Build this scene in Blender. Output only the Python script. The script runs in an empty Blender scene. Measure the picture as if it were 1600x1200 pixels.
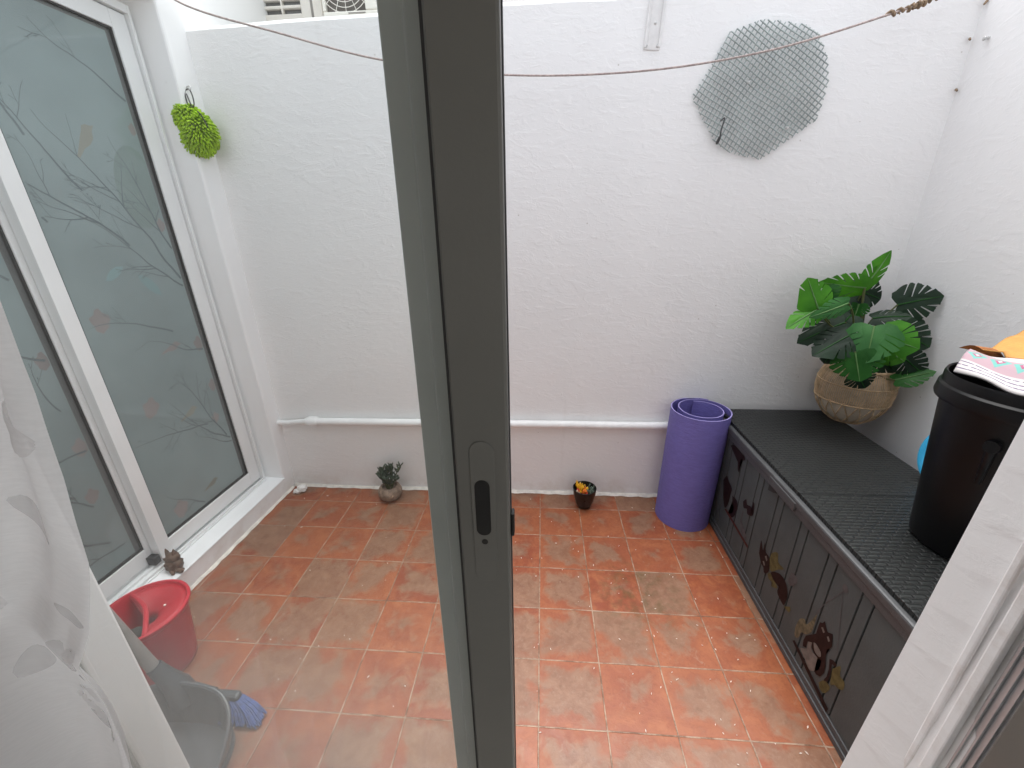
import bpy, bmesh, math, random
from mathutils import Vector, Matrix, noise as mnoise
T = 0.22                      # one floor tile is 22 cm; coordinates below are in tiles
random.seed(7)
scene = bpy.context.scene
COL = scene.collection
R = math.radians

# ------------------------------------------------------------------ materials
def new_mat(name):
    m = bpy.data.materials.new(name); m.use_nodes = True
    nt = m.node_tree
    for n in list(nt.nodes): nt.nodes.remove(n)
    out = nt.nodes.new('ShaderNodeOutputMaterial')
    return m, nt, out
class NG:
    """small node-graph helper"""
    def __init__(s, nt): s.nt = nt
    def n(s, t, **kw):
        nd = s.nt.nodes.new(t)
        for k, v in kw.items(): setattr(nd, k, v)
        return nd
    def put(s, sock, v):
        if hasattr(v, 'is_output') or isinstance(v, bpy.types.NodeSocket): s.nt.links.new(v, sock)
        else: sock.default_value = v
    def math(s, op, a, b=0.0, c=None, clamp=False):
        nd = s.n('ShaderNodeMath', operation=op); nd.use_clamp = clamp
        s.put(nd.inputs[0], a); s.put(nd.inputs[1], b)
        if c is not None: s.put(nd.inputs[2], c)
        return nd.outputs[0]
    def vmath(s, op, a, b=(0, 0, 0), scale=None):
        nd = s.n('ShaderNodeVectorMath', operation=op)
        s.put(nd.inputs[0], a); s.put(nd.inputs[1], b)
        if scale is not None: s.put(nd.inputs['Scale'], scale)
        return nd.outputs['Value'] if op in ('LENGTH', 'DISTANCE', 'DOT_PRODUCT') else nd.outputs[0]
    def noise(s, vec, scale, detail=3, rough=.55, dist=0.0):
        nd = s.n('ShaderNodeTexNoise'); s.put(nd.inputs['Vector'], vec)
        nd.inputs['Scale'].default_value = scale; nd.inputs['Detail'].default_value = detail
        nd.inputs['Roughness'].default_value = rough; nd.inputs['Distortion'].default_value = dist
        return nd.outputs[0]
    def smooth(s, v, lo, hi, a=0.0, b=1.0):
        nd = s.n('ShaderNodeMapRange', interpolation_type='SMOOTHSTEP')
        s.put(nd.inputs[0], v)
        for i, x in enumerate((lo, hi, a, b)): s.put(nd.inputs[i + 1], x)
        return nd.outputs[0]
    def mix(s, f, a, b, mode='MIX'):
        nd = s.n('ShaderNodeMix', data_type='RGBA', blend_type=mode)
        s.put(nd.inputs[0], f)
        for i, v in ((6, a), (7, b)):
            s.put(nd.inputs[i], v if not isinstance(v, tuple) else (*v, 1) if len(v) == 3 else v)
        return nd.outputs[2]
    def obj(s): return s.n('ShaderNodeTexCoord').outputs['Object']
    def bump(s, h, strength, dist=0.01, normal=None):
        nd = s.n('ShaderNodeBump'); s.put(nd.inputs['Height'], h)
        nd.inputs['Strength'].default_value = strength; nd.inputs['Distance'].default_value = dist
        if normal is not None: s.put(nd.inputs['Normal'], normal)
        return nd.outputs[0]
    def bsdf(s, color, rough=.5, **kw):
        nd = s.n('ShaderNodeBsdfPrincipled')
        s.put(nd.inputs['Base Color'], (*color, 1) if isinstance(color, tuple) else color)
        s.put(nd.inputs['Roughness'], rough)
        for k, v in kw.items(): s.put(nd.inputs[k.replace('_', ' ')], v)
        return nd

def simple(name, col, rough=.5, var=.12, vscale=14, bump=0.0, bscale=60, stretch=None, **kw):
    """principled paint/plastic with tonal variation and surface bump"""
    m, nt, out = new_mat(name); g = NG(nt)
    v = g.obj()
    if stretch:
        mp = g.n('ShaderNodeMapping'); g.put(mp.inputs[0], v); mp.inputs['Scale'].default_value = stretch; v = mp.outputs[0]
    a = tuple(max(0, c * (1 - var)) for c in col); b = tuple(min(1, c * (1 + var)) for c in col)
    c = g.mix(g.smooth(g.noise(v, vscale, 4), .3, .7), a, b)
    rn = g.math('ADD', g.math('MULTIPLY', g.noise(v, vscale * 2.3, 3), .16), max(0, rough - .08))
    p = g.bsdf(c, rn, **kw)
    if bump: nt.links.new(g.bump(g.noise(v, bscale, 4), bump, .004), p.inputs['Normal'])
    nt.links.new(p.outputs[0], out.inputs[0]); return m

def plaster(name, col=(.80, .80, .79), amp=1.0, stains=0.0, hor=1.0):
    m, nt, out = new_mat(name); g = NG(nt); v = g.obj()
    mp = g.n('ShaderNodeMapping'); g.put(mp.inputs[0], v); mp.inputs['Scale'].default_value = (1, 1, 2.2 * hor)
    s = mp.outputs[0]
    big = g.noise(v, 1.3, 3); tone = g.smooth(big, .25, .75)
    c = g.mix(tone, tuple(x * .965 for x in col), tuple(min(1, x * 1.02) for x in col))
    grime = g.math('MULTIPLY', g.smooth(g.noise(s, 5.0, 6, .7, .6), .58, .80), .10 + stains)
    c = g.mix(grime, c, (.52, .50, .46))
    sz = g.n('ShaderNodeSeparateXYZ'); nt.links.new(v, sz.inputs[0])
    mp2 = g.n('ShaderNodeMapping'); g.put(mp2.inputs[0], v); mp2.inputs['Scale'].default_value = (7, 7, .55)
    drip = g.math('MULTIPLY', g.smooth(g.noise(mp2.outputs[0], 1.6, 4, .6), .60, .78), .13)     # old rain streaks
    c = g.mix(drip, c, (.50, .48, .45))
    splash = g.math('MULTIPLY', g.smooth(sz.outputs[2], .17, .0), g.smooth(g.noise(v, 7.0, 6, .7), .40, .70))   # mud splash along the foot
    c = g.mix(g.math('MULTIPLY', splash, .38), c, (.47, .36, .28))
    # dark pin marks
    vor = g.n('ShaderNodeTexVoronoi'); g.put(vor.inputs['Vector'], v); vor.inputs['Scale'].default_value = 9
    spot = g.math('MULTIPLY', g.math('LESS_THAN', vor.outputs['Distance'], .03), .45)
    c = g.mix(spot, c, (.35, .30, .25))
    p = g.bsdf(c, .72)
    trowel = g.noise(s, 9, 5, .6, .9); fine = g.noise(s, 70, 4, .65); mid = g.noise(s, 26, 4, .6, .5)
    ridges = g.smooth(trowel, .48, .62)
    h = g.math('ADD', g.math('MULTIPLY', ridges, .9), g.math('MULTIPLY', fine, .45))
    h = g.math('ADD', h, g.math('MULTIPLY', g.smooth(mid, .45, .7), .8))
    h = g.math('ADD', h, g.math('MULTIPLY', g.noise(v, 2.2, 2), 3.0))
    nt.links.new(g.bump(h, .36 * amp, .0019), p.inputs['Normal'])
    nt.links.new(p.outputs[0], out.inputs[0]); return m

def floor_mat():
    m, nt, out = new_mat('terracotta_tiles'); g = NG(nt)
    v = g.vmath('SCALE', g.obj(), scale=1 / T)
    wob = g.vmath('SCALE', g.vmath('SUBTRACT', g.n('ShaderNodeTexNoise').outputs[1], (.5, .5, .5)), scale=.02)
    nz = wob.node.inputs[0].links[0].from_node.inputs[0].links[0].from_node
    nz.inputs['Scale'].default_value = 2.2; nz.inputs['Detail'].default_value = 5; nt.links.new(v, nz.inputs['Vector'])
    u = g.vmath('ADD', v, wob)
    cell = g.vmath('FLOOR', u); f = g.vmath('SUBTRACT', g.vmath('FRACTION', u), (.5, .5, 0))
    wn = g.n('ShaderNodeTexWhiteNoise', noise_dimensions='2D'); nt.links.new(cell, wn.inputs['Vector'])
    rnd = wn.outputs['Value']; rcol = wn.outputs['Color']
    sp = g.n('ShaderNodeSeparateXYZ'); nt.links.new(f, sp.inputs[0])
    ax = g.math('ABSOLUTE', sp.outputs[0]); ay = g.math('ABSOLUTE', sp.outputs[1])
    edge = g.math('MAXIMUM', ax, ay)
    grout = g.smooth(edge, .4848, .4938)
    # per tile shifted noise so no patch runs across two tiles
    q = g.vmath('ADD', u, g.vmath('SCALE', rcol, scale=37.0))
    n1 = g.math('ADD', g.math('MULTIPLY', g.noise(q, 1.15, 6, .62, .5), .6), g.math('MULTIPLY', g.noise(u, .62, 6, .62, .5), .4)); n2 = g.noise(q, 3.2, 6, .65, .8); n3 = g.noise(q, 16, 5, .7)
    hue = g.math('FRACT', g.math('MULTIPLY', rnd, 7.13))
    red = g.mix(hue, (.285, .066, .030), (.360, .108, .046))
    red = g.mix(g.smooth(n2, .35, .7), red, (.410, .132, .058))
    red = g.mix(g.smooth(n3, .45, .75, 0, .35), red, (.165, .034, .016))
    # worn grey-brown centres with ragged red margins
    off = g.math('MULTIPLY', g.math('SUBTRACT', rnd, .5), .20)
    cen = g.math('SUBTRACT', .40, edge)
    pm = g.math('ADD', g.math('ADD', n1, g.math('MULTIPLY', cen, .46)), off)
    pm = g.math('ADD', pm, g.math('MULTIPLY', g.math('SUBTRACT', n2, .5), .28))
    patch = g.smooth(pm, .475, .60)
    grey = g.mix(g.smooth(n2, .3, .7), (.215, .108, .070), (.285, .165, .115))
    grey = g.mix(g.smooth(n3, .48, .68, 0, .45), grey, (.36, .245, .185)); grey = g.mix(g.smooth(g.noise(q, 8.5, 5, .7), .52, .70, 0, .55), grey, (.15, .075, .042))
    rim = g.math('MULTIPLY', g.smooth(pm, .44, .49), g.math('SUBTRACT', 1.0, g.smooth(pm, .49, .545)))
    col = g.mix(g.math('MULTIPLY', patch, .80), red, grey)
    col = g.mix(g.math('MULTIPLY', rim, .22), col, (.20, .040, .020))
    # whitish lime bloom in smears
    bl = g.smooth(g.noise(q, 5.5, 7, .72, 1.2), .57, .76)
    col = g.mix(g.math('MULTIPLY', bl, .42), col, (.40, .29, .23))
    # mossy stain on two tiles, dirt along the walls
    d = g.vmath('DISTANCE', u, (1.95, -3.55, 0)); d2 = g.vmath('DISTANCE', u, (1.4, -3.3, 0))
    mo = g.math('MULTIPLY', g.smooth(d, 1.25, .1), g.smooth(g.noise(u, 4.0, 6, .7), .42, .68))
    col = g.mix(g.math('MULTIPLY', mo, .72), col, (.085, .068, .020))
    gc = g.mix(g.smooth(g.noise(u, 2.6, 6, .75), .36, .62), (.15, .080, .050), (.47, .345, .27))
    col = g.mix(g.math('MULTIPLY', grout, .86), col, gc)
    col = g.mix(1.0, col, (.80, .82, .76), 'MULTIPLY')
    rough = g.math('ADD', .22, g.math('MULTIPLY', g.noise(q, 3.1, 4), .42))
    p = g.bsdf(col, rough, Specular_IOR_Level=.42)
    h = g.math('SUBTRACT', g.math('ADD', g.math('MULTIPLY', n2, .35), g.math('MULTIPLY', n3, .22)), g.math('MULTIPLY', grout, .5))
    tilt = g.math('ADD', g.math('MULTIPLY', sp.outputs[0], g.math('SUBTRACT', rnd, .5)), g.math('MULTIPLY', sp.outputs[1], g.math('SUBTRACT', hue, .5)))
    h = g.math('ADD', h, g.math('MULTIPLY', tilt, .9))
    nt.links.new(g.bump(h, .55, .004), p.inputs['Normal'])
    nt.links.new(p.outputs[0], out.inputs[0]); return m

def glass_mat(name, tint, veil_dust, seed=0):
    """window pane: clear tinted glass that reflects by angle, with a painted-in pale reflection veil"""
    m, nt, out = new_mat(name); g = NG(nt); v = g.obj()
    tr = g.n('ShaderNodeBsdfTransparent'); tr.inputs[0].default_value = (*tint, 1)
    gl = g.n('ShaderNodeBsdfGlossy'); gl.inputs['Roughness'].default_value = .015
    ge = g.n('ShaderNodeNewGeometry')
    cs = g.math('ABSOLUTE', g.vmath('DOT_PRODUCT', ge.outputs['Normal'], ge.outputs['Incoming']))
    fr = g.math('ADD', .014, g.math('MULTIPLY', g.math('POWER', g.math('SUBTRACT', 1.0, cs, clamp=True), 5.0), .95))
    a = g.n('ShaderNodeMixShader'); nt.links.new(fr, a.inputs[0]); nt.links.new(tr.outputs[0], a.inputs[1]); nt.links.new(gl.outputs[0], a.inputs[2])
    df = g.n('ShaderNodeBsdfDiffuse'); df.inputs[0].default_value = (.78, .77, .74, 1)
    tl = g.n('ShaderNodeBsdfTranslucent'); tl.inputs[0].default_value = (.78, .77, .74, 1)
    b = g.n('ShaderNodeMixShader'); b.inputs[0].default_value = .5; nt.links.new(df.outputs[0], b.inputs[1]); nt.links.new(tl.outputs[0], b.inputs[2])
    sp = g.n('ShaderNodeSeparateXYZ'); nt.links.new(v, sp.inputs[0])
    # room reflection imitated by a pale diffuse veil, thickest low and left
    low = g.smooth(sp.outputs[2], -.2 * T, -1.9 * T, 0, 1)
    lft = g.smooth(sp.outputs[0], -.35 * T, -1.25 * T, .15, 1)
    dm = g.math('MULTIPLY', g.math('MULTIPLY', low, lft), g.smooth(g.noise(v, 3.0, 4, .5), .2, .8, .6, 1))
    fac = g.math('MULTIPLY', g.math('ADD', .06, dm), veil_dust)
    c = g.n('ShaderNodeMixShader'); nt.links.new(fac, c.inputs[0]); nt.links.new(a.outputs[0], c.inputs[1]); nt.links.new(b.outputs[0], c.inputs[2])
    nt.links.new(c.outputs[0], out.inputs[0]); return m

def curtain_mat(name='sheer_curtain_cloth', k=1.0, thin=.10):
    m, nt, out = new_mat(name); g = NG(nt); v = g.obj()
    w = g.noise(v, 420, 2); slub = g.n('ShaderNodeMapping'); g.put(slub.inputs[0], v); slub.inputs['Scale'].default_value = (60, 60, 400)
    w2 = g.noise(slub.outputs[0], 1.0, 3)
    df = g.n('ShaderNodeBsdfDiffuse'); tl = g.n('ShaderNodeBsdfTranslucent'); tr = g.n('ShaderNodeBsdfTransparent')
    col = g.mix(g.smooth(w2, .3, .7), (.72 * k, .71 * k, .715 * k), (.76 * k, .75 * k, .755 * k))
    nt.links.new(col, df.inputs[0]); nt.links.new(col, tl.inputs[0])
    nrm = g.bump(g.math('ADD', w, w2), .10, .0006); nt.links.new(nrm, df.inputs['Normal'])
    a = g.n('ShaderNodeMixShader'); a.inputs[0].default_value = .5; nt.links.new(df.outputs[0], a.inputs[1]); nt.links.new(tl.outputs[0], a.inputs[2])
    b = g.n('ShaderNodeMixShader'); b.inputs[0].default_value = thin; nt.links.new(a.outputs[0], b.inputs[1]); nt.links.new(tr.outputs[0], b.inputs[2])
    nt.links.new(b.outputs[0], out.inputs[0]); return m

def film_mat(name, col, seed=0):
    """glass pane backed by frosted film: milky body under a clear glossy coat"""
    m, nt, out = new_mat(name); g = NG(nt); v = g.obj()
    n1 = g.noise(g.vmath('ADD', v, (seed, seed, 0)), 2.0, 3)
    c = g.mix(g.smooth(n1, .3, .7), tuple(x * .88 for x in col), tuple(x * 1.12 for x in col))
    p = g.bsdf(c, .75, Coat_Weight=1.0, Coat_Roughness=.035, Coat_IOR=1.45)
    nt.links.new(p.outputs[0], out.inputs[0]); return m

def leaf_mat(name, a, b):
    m, nt, out = new_mat(name); g = NG(nt); v = g.obj()
    c = g.mix(g.smooth(g.noise(v, 11, 4), .3, .7), a, b)
    p = g.bsdf(c, .5, Specular_IOR_Level=.22)
    nt.links.new(g.bump(g.noise(v, 40, 3), .25, .003), p.inputs['Normal'])
    tl = g.n('ShaderNodeBsdfTranslucent'); nt.links.new(g.mix(.5, c, tuple(x * 1.8 for x in b)), tl.inputs[0])
    mx = g.n('ShaderNodeMixShader'); mx.inputs[0].default_value = .22
    nt.links.new(p.outputs[0], mx.inputs[1]); nt.links.new(tl.outputs[0], mx.inputs[2])
    nt.links.new(mx.outputs[0], out.inputs[0]); return m

def wicker_mat(name, col):
    m, nt, out = new_mat(name); g = NG(nt)
    v = g.vmath('SCALE', g.obj(), scale=1 / T)
    br = g.n('ShaderNodeTexBrick'); nt.links.new(v, br.inputs['Vector'])
    br.inputs['Scale'].default_value = 1.0; br.inputs['Brick Width'].default_value = .16; br.inputs['Row Height'].default_value = .07
    br.inputs['Mortar Size'].default_value = .022; br.inputs['Mortar Smooth'].default_value = 1.0
    br.offset = .5
    h = g.math('SUBTRACT', 1.0, br.outputs['Fac'])
    veil_dust = g.smooth(g.noise(v, 1.1, 5, .6), .42, .75)
    c = g.mix(g.math('MULTIPLY', veil_dust, .45), col, tuple(x * 2.1 for x in col))
    c = g.mix(br.outputs['Fac'], c, tuple(x * .45 for x in col))
    p = g.bsdf(c, .46)
    nt.links.new(g.bump(h, .95, .0055), p.inputs['Normal'])
    nt.links.new(p.outputs[0], out.inputs[0]); return m

def cloth_print_mat():
    """pouch cloth: off white with rows of pink and teal lozenges"""
    m, nt, out = new_mat('printed_pouch_cloth'); g = NG(nt)
    uv = g.n('ShaderNodeTexCoord').outputs['UV']
    sp = g.n('ShaderNodeSeparateXYZ'); nt.links.new(uv, sp.inputs[0])
    a = g.math('FRACT', g.math('MULTIPLY', sp.outputs[0], 6.0)); b = sp.outputs[1]
    da = g.math('ABSOLUTE', g.math('SUBTRACT', a, .5)); db = g.math('ABSOLUTE', g.math('SUBTRACT', b, .52))
    dia = g.math('ADD', da, g.math('MULTIPLY', db, 2.6))
    c = (.50, .475, .465)
    teal = g.smooth(dia, .50, .46); pink = g.smooth(dia, .27, .24); core = g.smooth(dia, .12, .09)
    band = g.smooth(db, .27, .25)
    col = g.mix(band, c, (.36, .25, .28)); col = g.mix(g.math('MULTIPLY', teal, band), col, (.13, .36, .32)); col = g.mix(pink, col, (.33, .085, .16)); col = g.mix(core, col, (.70, .62, .60))
    st = g.math('MULTIPLY', g.smooth(g.math('SINE', g.math('MULTIPLY', b, 95.0)), .45, .75), g.smooth(b, .27, .25))
    st = g.math('MULTIPLY', st, g.smooth(b, .03, .06))
    st = g.math('MULTIPLY', st, g.smooth(g.noise(uv, 26, 3), .33, .48))
    col = g.mix(st, col, (.13, .10, .17))
    p = g.bsdf(col, .8); nt.links.new(g.bump(g.noise(g.obj(), 60, 3), .3, .003), p.inputs['Normal'])
    nt.links.new(p.outputs[0], out.inputs[0]); return m

M = {}
M['wall'] = plaster('white_plaster', (.83, .825, .82), .8)
M['wallr'] = plaster('white_plaster_side', (.83, .825, .82), .55)
M['wall2'] = plaster('white_plaster_smooth', (.89, .89, .89), .28)
M['sillp'] = simple('white_gloss_paint', (.84, .85, .86), .35, .03, 6, .12, 30)
M['bead'] = simple('lime_mortar', (.72, .68, .62), .9, .15, 25, .8, 60)
M['floor'] = floor_mat()
M['ground'] = simple('concrete_ground', (.28, .27, .25), .9, .15, 3, .3, 20)
M['whitealu'] = simple('white_lacquered_aluminium', (.80, .81, .81), .35, .03, 5)
M['gasket'] = simple('black_rubber_gasket', (.03, .03, .03), .6, .2)
M['greyalu'] = simple('grey_lacquered_aluminium', (.155, .155, .141), .45, .04, 6, .05, 200)
M['greyalu_edge'] = simple('grey_lacquered_aluminium_outer', (.40, .42, .40), .45, .04, 6, .05, 200)
M['track'] = simple('mill_aluminium_track', (.52, .54, .56), .35, .06, 20, .05, 120, Metallic=.4)
M['black'] = simple('black_hole_plastic', (.008, .008, .008), .6, .2)
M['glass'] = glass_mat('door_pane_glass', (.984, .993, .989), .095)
M['curtain'] = curtain_mat()
M['embroid'] = curtain_mat('tufted_embroidery', 1.2, .35)
M['motif'] = None
M['film'] = film_mat('frosted_film_glass', (.215, .275, .277))
M['print'] = film_mat('branch_print', (.132, .168, .176), 3)
M['pinkp'] = film_mat('pink_bird_print', (.235, .222, .218), 5)
M['orangep'] = film_mat('ochre_bird_print', (.228, .240, .208), 6)
M['tealp'] = film_mat('teal_leaf_print', (.175, .265, .27), 7)
M['greenp'] = film_mat('green_leaf_print', (.185, .245, .235), 8)
M['edgeglass'] = film_mat('bare_glass_margin', (.115, .122, .120), 4)
M['pipe'] = simple('white_painted_pipe', (.83, .83, .825), .4, .04, 20, .25, 40)
M['lime'] = simple('lime_chenille', (.31, .50, .010), .85, .22, 30, .3, 150)
M['limedark'] = simple('lime_mitt_core', (.16, .27, .01), .9, .2)
M['cord'] = simple('black_elastic_cord', (.02, .02, .02), .7)
M['steel'] = simple('galvanised_steel', (.55, .55, .54), .4, .12, 25, .1, 80, Metallic=.5)
M['rope'] = simple('pinkish_rope', (.40, .33, .31), .9, .25, 120, .8, 220)
M['twine'] = simple('brown_twine', (.24, .17, .11), .95, .35, 60, .8, 150)
M['net'] = simple('grey_green_plastic_mesh', (.34, .385, .375), .6, .15, 12)
M['wire'] = simple('dark_wire', (.05, .05, .05), .5, .2)
M['painted'] = simple('white_painted_metal', (.72, .71, .70), .5, .06, 30, .2, 60)
M['rattan'] = simple('rattan_cane', (.52, .37, .22), .6, .25, 40, .3, 120)
M['liner'] = simple('beige_basket_lining', (.56, .48, .38), .9, .08, 20, .4, 70)
M['soil'] = simple('dark_potting_soil', (.03, .022, .015), 1, .4, 40, 1, 60)
M['leaf0'] = leaf_mat('dark_monstera_leaf', (.008, .020, .011), (.018, .040, .021))
M['leaf1'] = leaf_mat('bright_monstera_leaf', (.030, .150, .008), (.062, .24, .014))
M['leaf2'] = leaf_mat('soft_green_monstera_leaf', (.024, .105, .024), (.045, .16, .040))
M['leaf3'] = leaf_mat('mid_green_monstera_leaf', (.010, .068, .008), (.022, .115, .015))
M['stem'] = leaf_mat('plant_stem', (.07, .09, .03), (.14, .15, .06))
M['rib'] = leaf_mat('leaf_midrib', (.09, .19, .06), (.14, .26, .10))
M['binp'] = simple('black_bin_plastic', (.0035, .0035, .0040), .36, .2, 6, .05, 60, Specular_IOR_Level=.22)
M['pouch'] = cloth_print_mat()
M['orange'] = simple('ochre_cotton_cloth', (.50, .25, .065), .85, .12, 18, .5, 130)
M['brownc'] = simple('rust_brown_cloth_edge', (.30, .11, .03), .85, .15, 25, .4, 130)
M['blue'] = simple('sky_blue_plastic', (.025, .34, .60), .3, .06)
M['box'] = simple('charcoal_resin_panel', (.064, .073, .074), .6, .08, 9, .15, 150, Specular_IOR_Level=.3)
M['boxdark'] = simple('charcoal_resin_groove', (.012, .012, .013), .7, .1)
M['boxtrim'] = simple('charcoal_resin_trim', (.058, .060, .063), .5, .08, 9, .2, 150)
M['wicker'] = wicker_mat('rattan_look_resin', (.0125, .0145, .0142))
M['stk_dark'] = simple('dark_brown_sticker', (.014, .005, .005), .6, .2, 40, Specular_IOR_Level=.2)
M['stk_red'] = simple('red_brown_sticker', (.060, .016, .012), .6, .2, 40, Specular_IOR_Level=.2)
M['stk_olive'] = simple('olive_sticker', (.090, .074, .030), .6, .25, 50, Specular_IOR_Level=.2)
M['stk_khaki'] = simple('khaki_sticker', (.120, .100, .062), .6, .35, 60, Specular_IOR_Level=.2)
M['stk_pale'] = simple('pale_sticker', (.150, .128, .115), .6, .2, 50, Specular_IOR_Level=.2)
M['stk_film'] = simple('clear_film_sticker', (.075, .068, .070), .6, .2, 50, Specular_IOR_Level=.2)
M['mat'] = simple('purple_foam', (.150, .130, .405), .62, .07, 30, .9, 48, stretch=(1, 1, 4))
M['matedge'] = simple('purple_foam_cut_edge', (.29, .25, .52), .8, .06, 40, .3, 150)
M['potblk'] = simple('black_glazed_pot', (.012, .010, .009), .3, .2)
M['petaly'] = simple('yellow_petal', (.72, .40, .02), .6, .2); M['petalo'] = simple('orange_petal', (.70, .17, .015), .6, .2)
M['petalr'] = simple('red_petal', (.42, .03, .015), .6, .2); M['greyleaf'] = simple('grey_green_succulent', (.13, .17, .13), .6, .25)
M['palepetal'] = simple('pale_peach_petal', (.62, .46, .32), .6, .2)
M['jade'] = leaf_mat('jade_leaf', (.045, .065, .042), (.085, .112, .075))
M['potclay'] = simple('mottled_clay_pot', (.235, .165, .118), .6, .35, 40, .5, 90)
M['red'] = simple('red_bucket_plastic', (.44, .012, .026), .34, .08, 10, .05, 60)
M['redin'] = simple('red_bucket_inside', (.38, .010, .020), .45, .08, 10)
M['greypl'] = simple('dark_grey_dustpan_plastic', (.050, .058, .066), .36, .12, 12, .06, 80)
M['stick'] = simple('grey_handle_tube', (.25, .245, .235), .4, .1, 20)
M['bristle'] = simple('blue_bristles', (.018, .060, .23), .6, .35, 80)
M['mop'] = simple('grey_mop_sponge', (.055, .056, .050), .95, .3, 60, .8, 120)
M['clay'] = simple('brown_clay', (.115, .068, .043), .75, .28, 30, .9, 45)
M['tissue'] = simple('white_plaster_lump', (.78, .76, .73), .9, .08, 30, .8, 60)
M['flake'] = simple('white_paint_flake', (.66, .60, .54), .8, .1)
M['debris'] = simple('dark_leaf_crumb', (.05, .035, .02), .9, .3)
M['winwhite'] = simple('cream_window_paint', (.74, .70, .64), .5, .05)
M['wingrey'] = simple('grey_window_reveal', (.26, .24, .22), .7, .1)
M['winglass'] = film_mat('dark_window_pane', (.10, .10, .095), 9)
M['acwhite'] = simple('cream_appliance_case', (.80, .77, .70), .4, .04)
M['acdark'] = simple('shadowy_fan_grille', (.13, .115, .10), .6, .2)
M['neigh'] = plaster('pale_pink_render', (.80, .77, .75), .7)
M['room'] = simple('room_wall_paint', (.78, .76, .73), .9, .04)
M['roomfloor'] = simple('room_floor_tile', (.34, .29, .25), .5, .1)

# ------------------------------------------------------------------ mesh helpers
class B:
    def __init__(s): s.bm = bmesh.new()
    def v(s, p): return s.bm.verts.new(p)
    def face(s, pts):
        return s.bm.faces.new([s.v(p) for p in pts])
    def box(s, x0, x1, y0, y1, z0, z1, f=None):
        f = f or (lambda *a: a)
        P = [s.v(f(x, y, z)) for z in (z0, z1) for y in (y0, y1) for x in (x0, x1)]
        for a in ((0, 2, 3, 1), (4, 5, 7, 6), (0, 1, 5, 4), (2, 6, 7, 3), (0, 4, 6, 2), (1, 3, 7, 5)):
            s.bm.faces.new([P[i] for i in a])
        return s
    def prism(s, poly, h0, h1, f):
        """poly of (a,b) pairs extruded from h0 to h1; f(a,b,h) gives the point"""
        lo = [s.v(f(a, b, h0)) for a, b in poly]; hi = [s.v(f(a, b, h1)) for a, b in poly]
        s.bm.faces.new(lo[::-1]); s.bm.faces.new(hi)
        n = len(poly)
        for i in range(n): s.bm.faces.new([lo[i], lo[(i + 1) % n], hi[(i + 1) % n], hi[i]])
        return s
    def tube(s, path, r, n=8, caps=True, closed=False):
        path = [Vector(p) for p in path]; m = len(path); rings = []
        up = None
        for i, p in enumerate(path):
            if closed: t = path[(i + 1) % m] - path[i - 1]
            else: t = path[min(i + 1, m - 1)] - path[max(i - 1, 0)]
            if t.length < 1e-9: t = Vector((0, 0, 1))
            t.normalize()
            if up is None:
                up = t.orthogonal().normalized()
            else:
                up = up - t * up.dot(t)
                up = up.normalized() if up.length > 1e-6 else t.orthogonal().normalized()
            w = t.cross(up); rr = r[i] if isinstance(r, (list, tuple)) else r
            rings.append([s.v(p + (up * math.cos(k * 2 * math.pi / n) + w * math.sin(k * 2 * math.pi / n)) * rr) for k in range(n)])
        for i in range(m if closed else m - 1):
            a, b = rings[i], rings[(i + 1) % m]
            for k in range(n): s.bm.faces.new([a[k], a[(k + 1) % n], b[(k + 1) % n], b[k]])
        if caps and not closed:
            s.bm.faces.new(rings[0][::-1]); s.bm.faces.new(rings[-1])
        return s
    def lathe(s, prof, c, n=40, f=None, sx=1.0, sy=1.0):
        """prof of (r,z); closed at ends where r==0"""
        f = f or (lambda x, y, z: (c[0] + x, c[1] + y, c[2] + z)); rings = []
        for r, z in prof:
            if r <= 1e-6: rings.append([s.v(f(0, 0, z))])
            else: rings.append([s.v(f(r * sx * math.cos(2 * math.pi * k / n), r * sy * math.sin(2 * math.pi * k / n), z)) for k in range(n)])
        for a, b in zip(rings, rings[1:]):
            if len(a) == 1 and len(b) == 1: continue
            for k in range(n):
                q = (k + 1) % n
                if len(a) == 1: s.bm.faces.new([a[0], b[q], b[k]])
                elif len(b) == 1: s.bm.faces.new([a[k], a[q], b[0]])
                else: s.bm.faces.new([a[k], a[q], b[q], b[k]])
        return s
    def blob(s, c, rad, sub=3, amp=0.0, freq=3.0, seed=0):
        res = bmesh.ops.create_icosphere(s.bm, subdivisions=sub, radius=1)
        c = Vector(c); rad = Vector(rad)
        for v in res['verts']:
            k = 1 + amp * mnoise.noise(v.co * freq + Vector((seed, seed * 1.7, 0)))
            v.co = Vector((v.co.x * rad.x * k, v.co.y * rad.y * k, v.co.z * rad.z * k)) + c
        return s
    def link(s, name, mat, parent=None, smooth=False, bevel=0.0, recalc=True, base=None, angle=40):
        bm = s.bm
        if recalc: bmesh.ops.recalc_face_normals(bm, faces=bm.faces[:])
        b = parent['_b'] if parent is not None else (base or (0, 0, 0))
        b = Vector(b)
        for v in bm.verts: v.co = (v.co - b) * T
        me = bpy.data.meshes.new(name); bm.to_mesh(me); bm.free()
        if smooth:
            for p in me.polygons: p.use_smooth = True
            me.set_sharp_from_angle(angle=R(angle))
        o = bpy.data.objects.new(name, me); COL.objects.link(o)
        for mm in (mat if isinstance(mat, (list, tuple)) else [mat]): me.materials.append(mm)
        o['_b'] = tuple(b)
        if parent is not None: o.parent = parent
        else: o.location = b * T
        if bevel:
            bv = o.modifiers.new('Bevel', 'BEVEL'); bv.width = bevel * T; bv.segments = 2; bv.limit_method = 'ANGLE'; bv.angle_limit = R(40)
        return o
def tag(o, label, cat, group=None, kind=None):
    if kind: o['kind'] = kind
    if label: o['label'] = label
    if cat: o['category'] = cat
    if group: o['group'] = group
    return o
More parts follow.
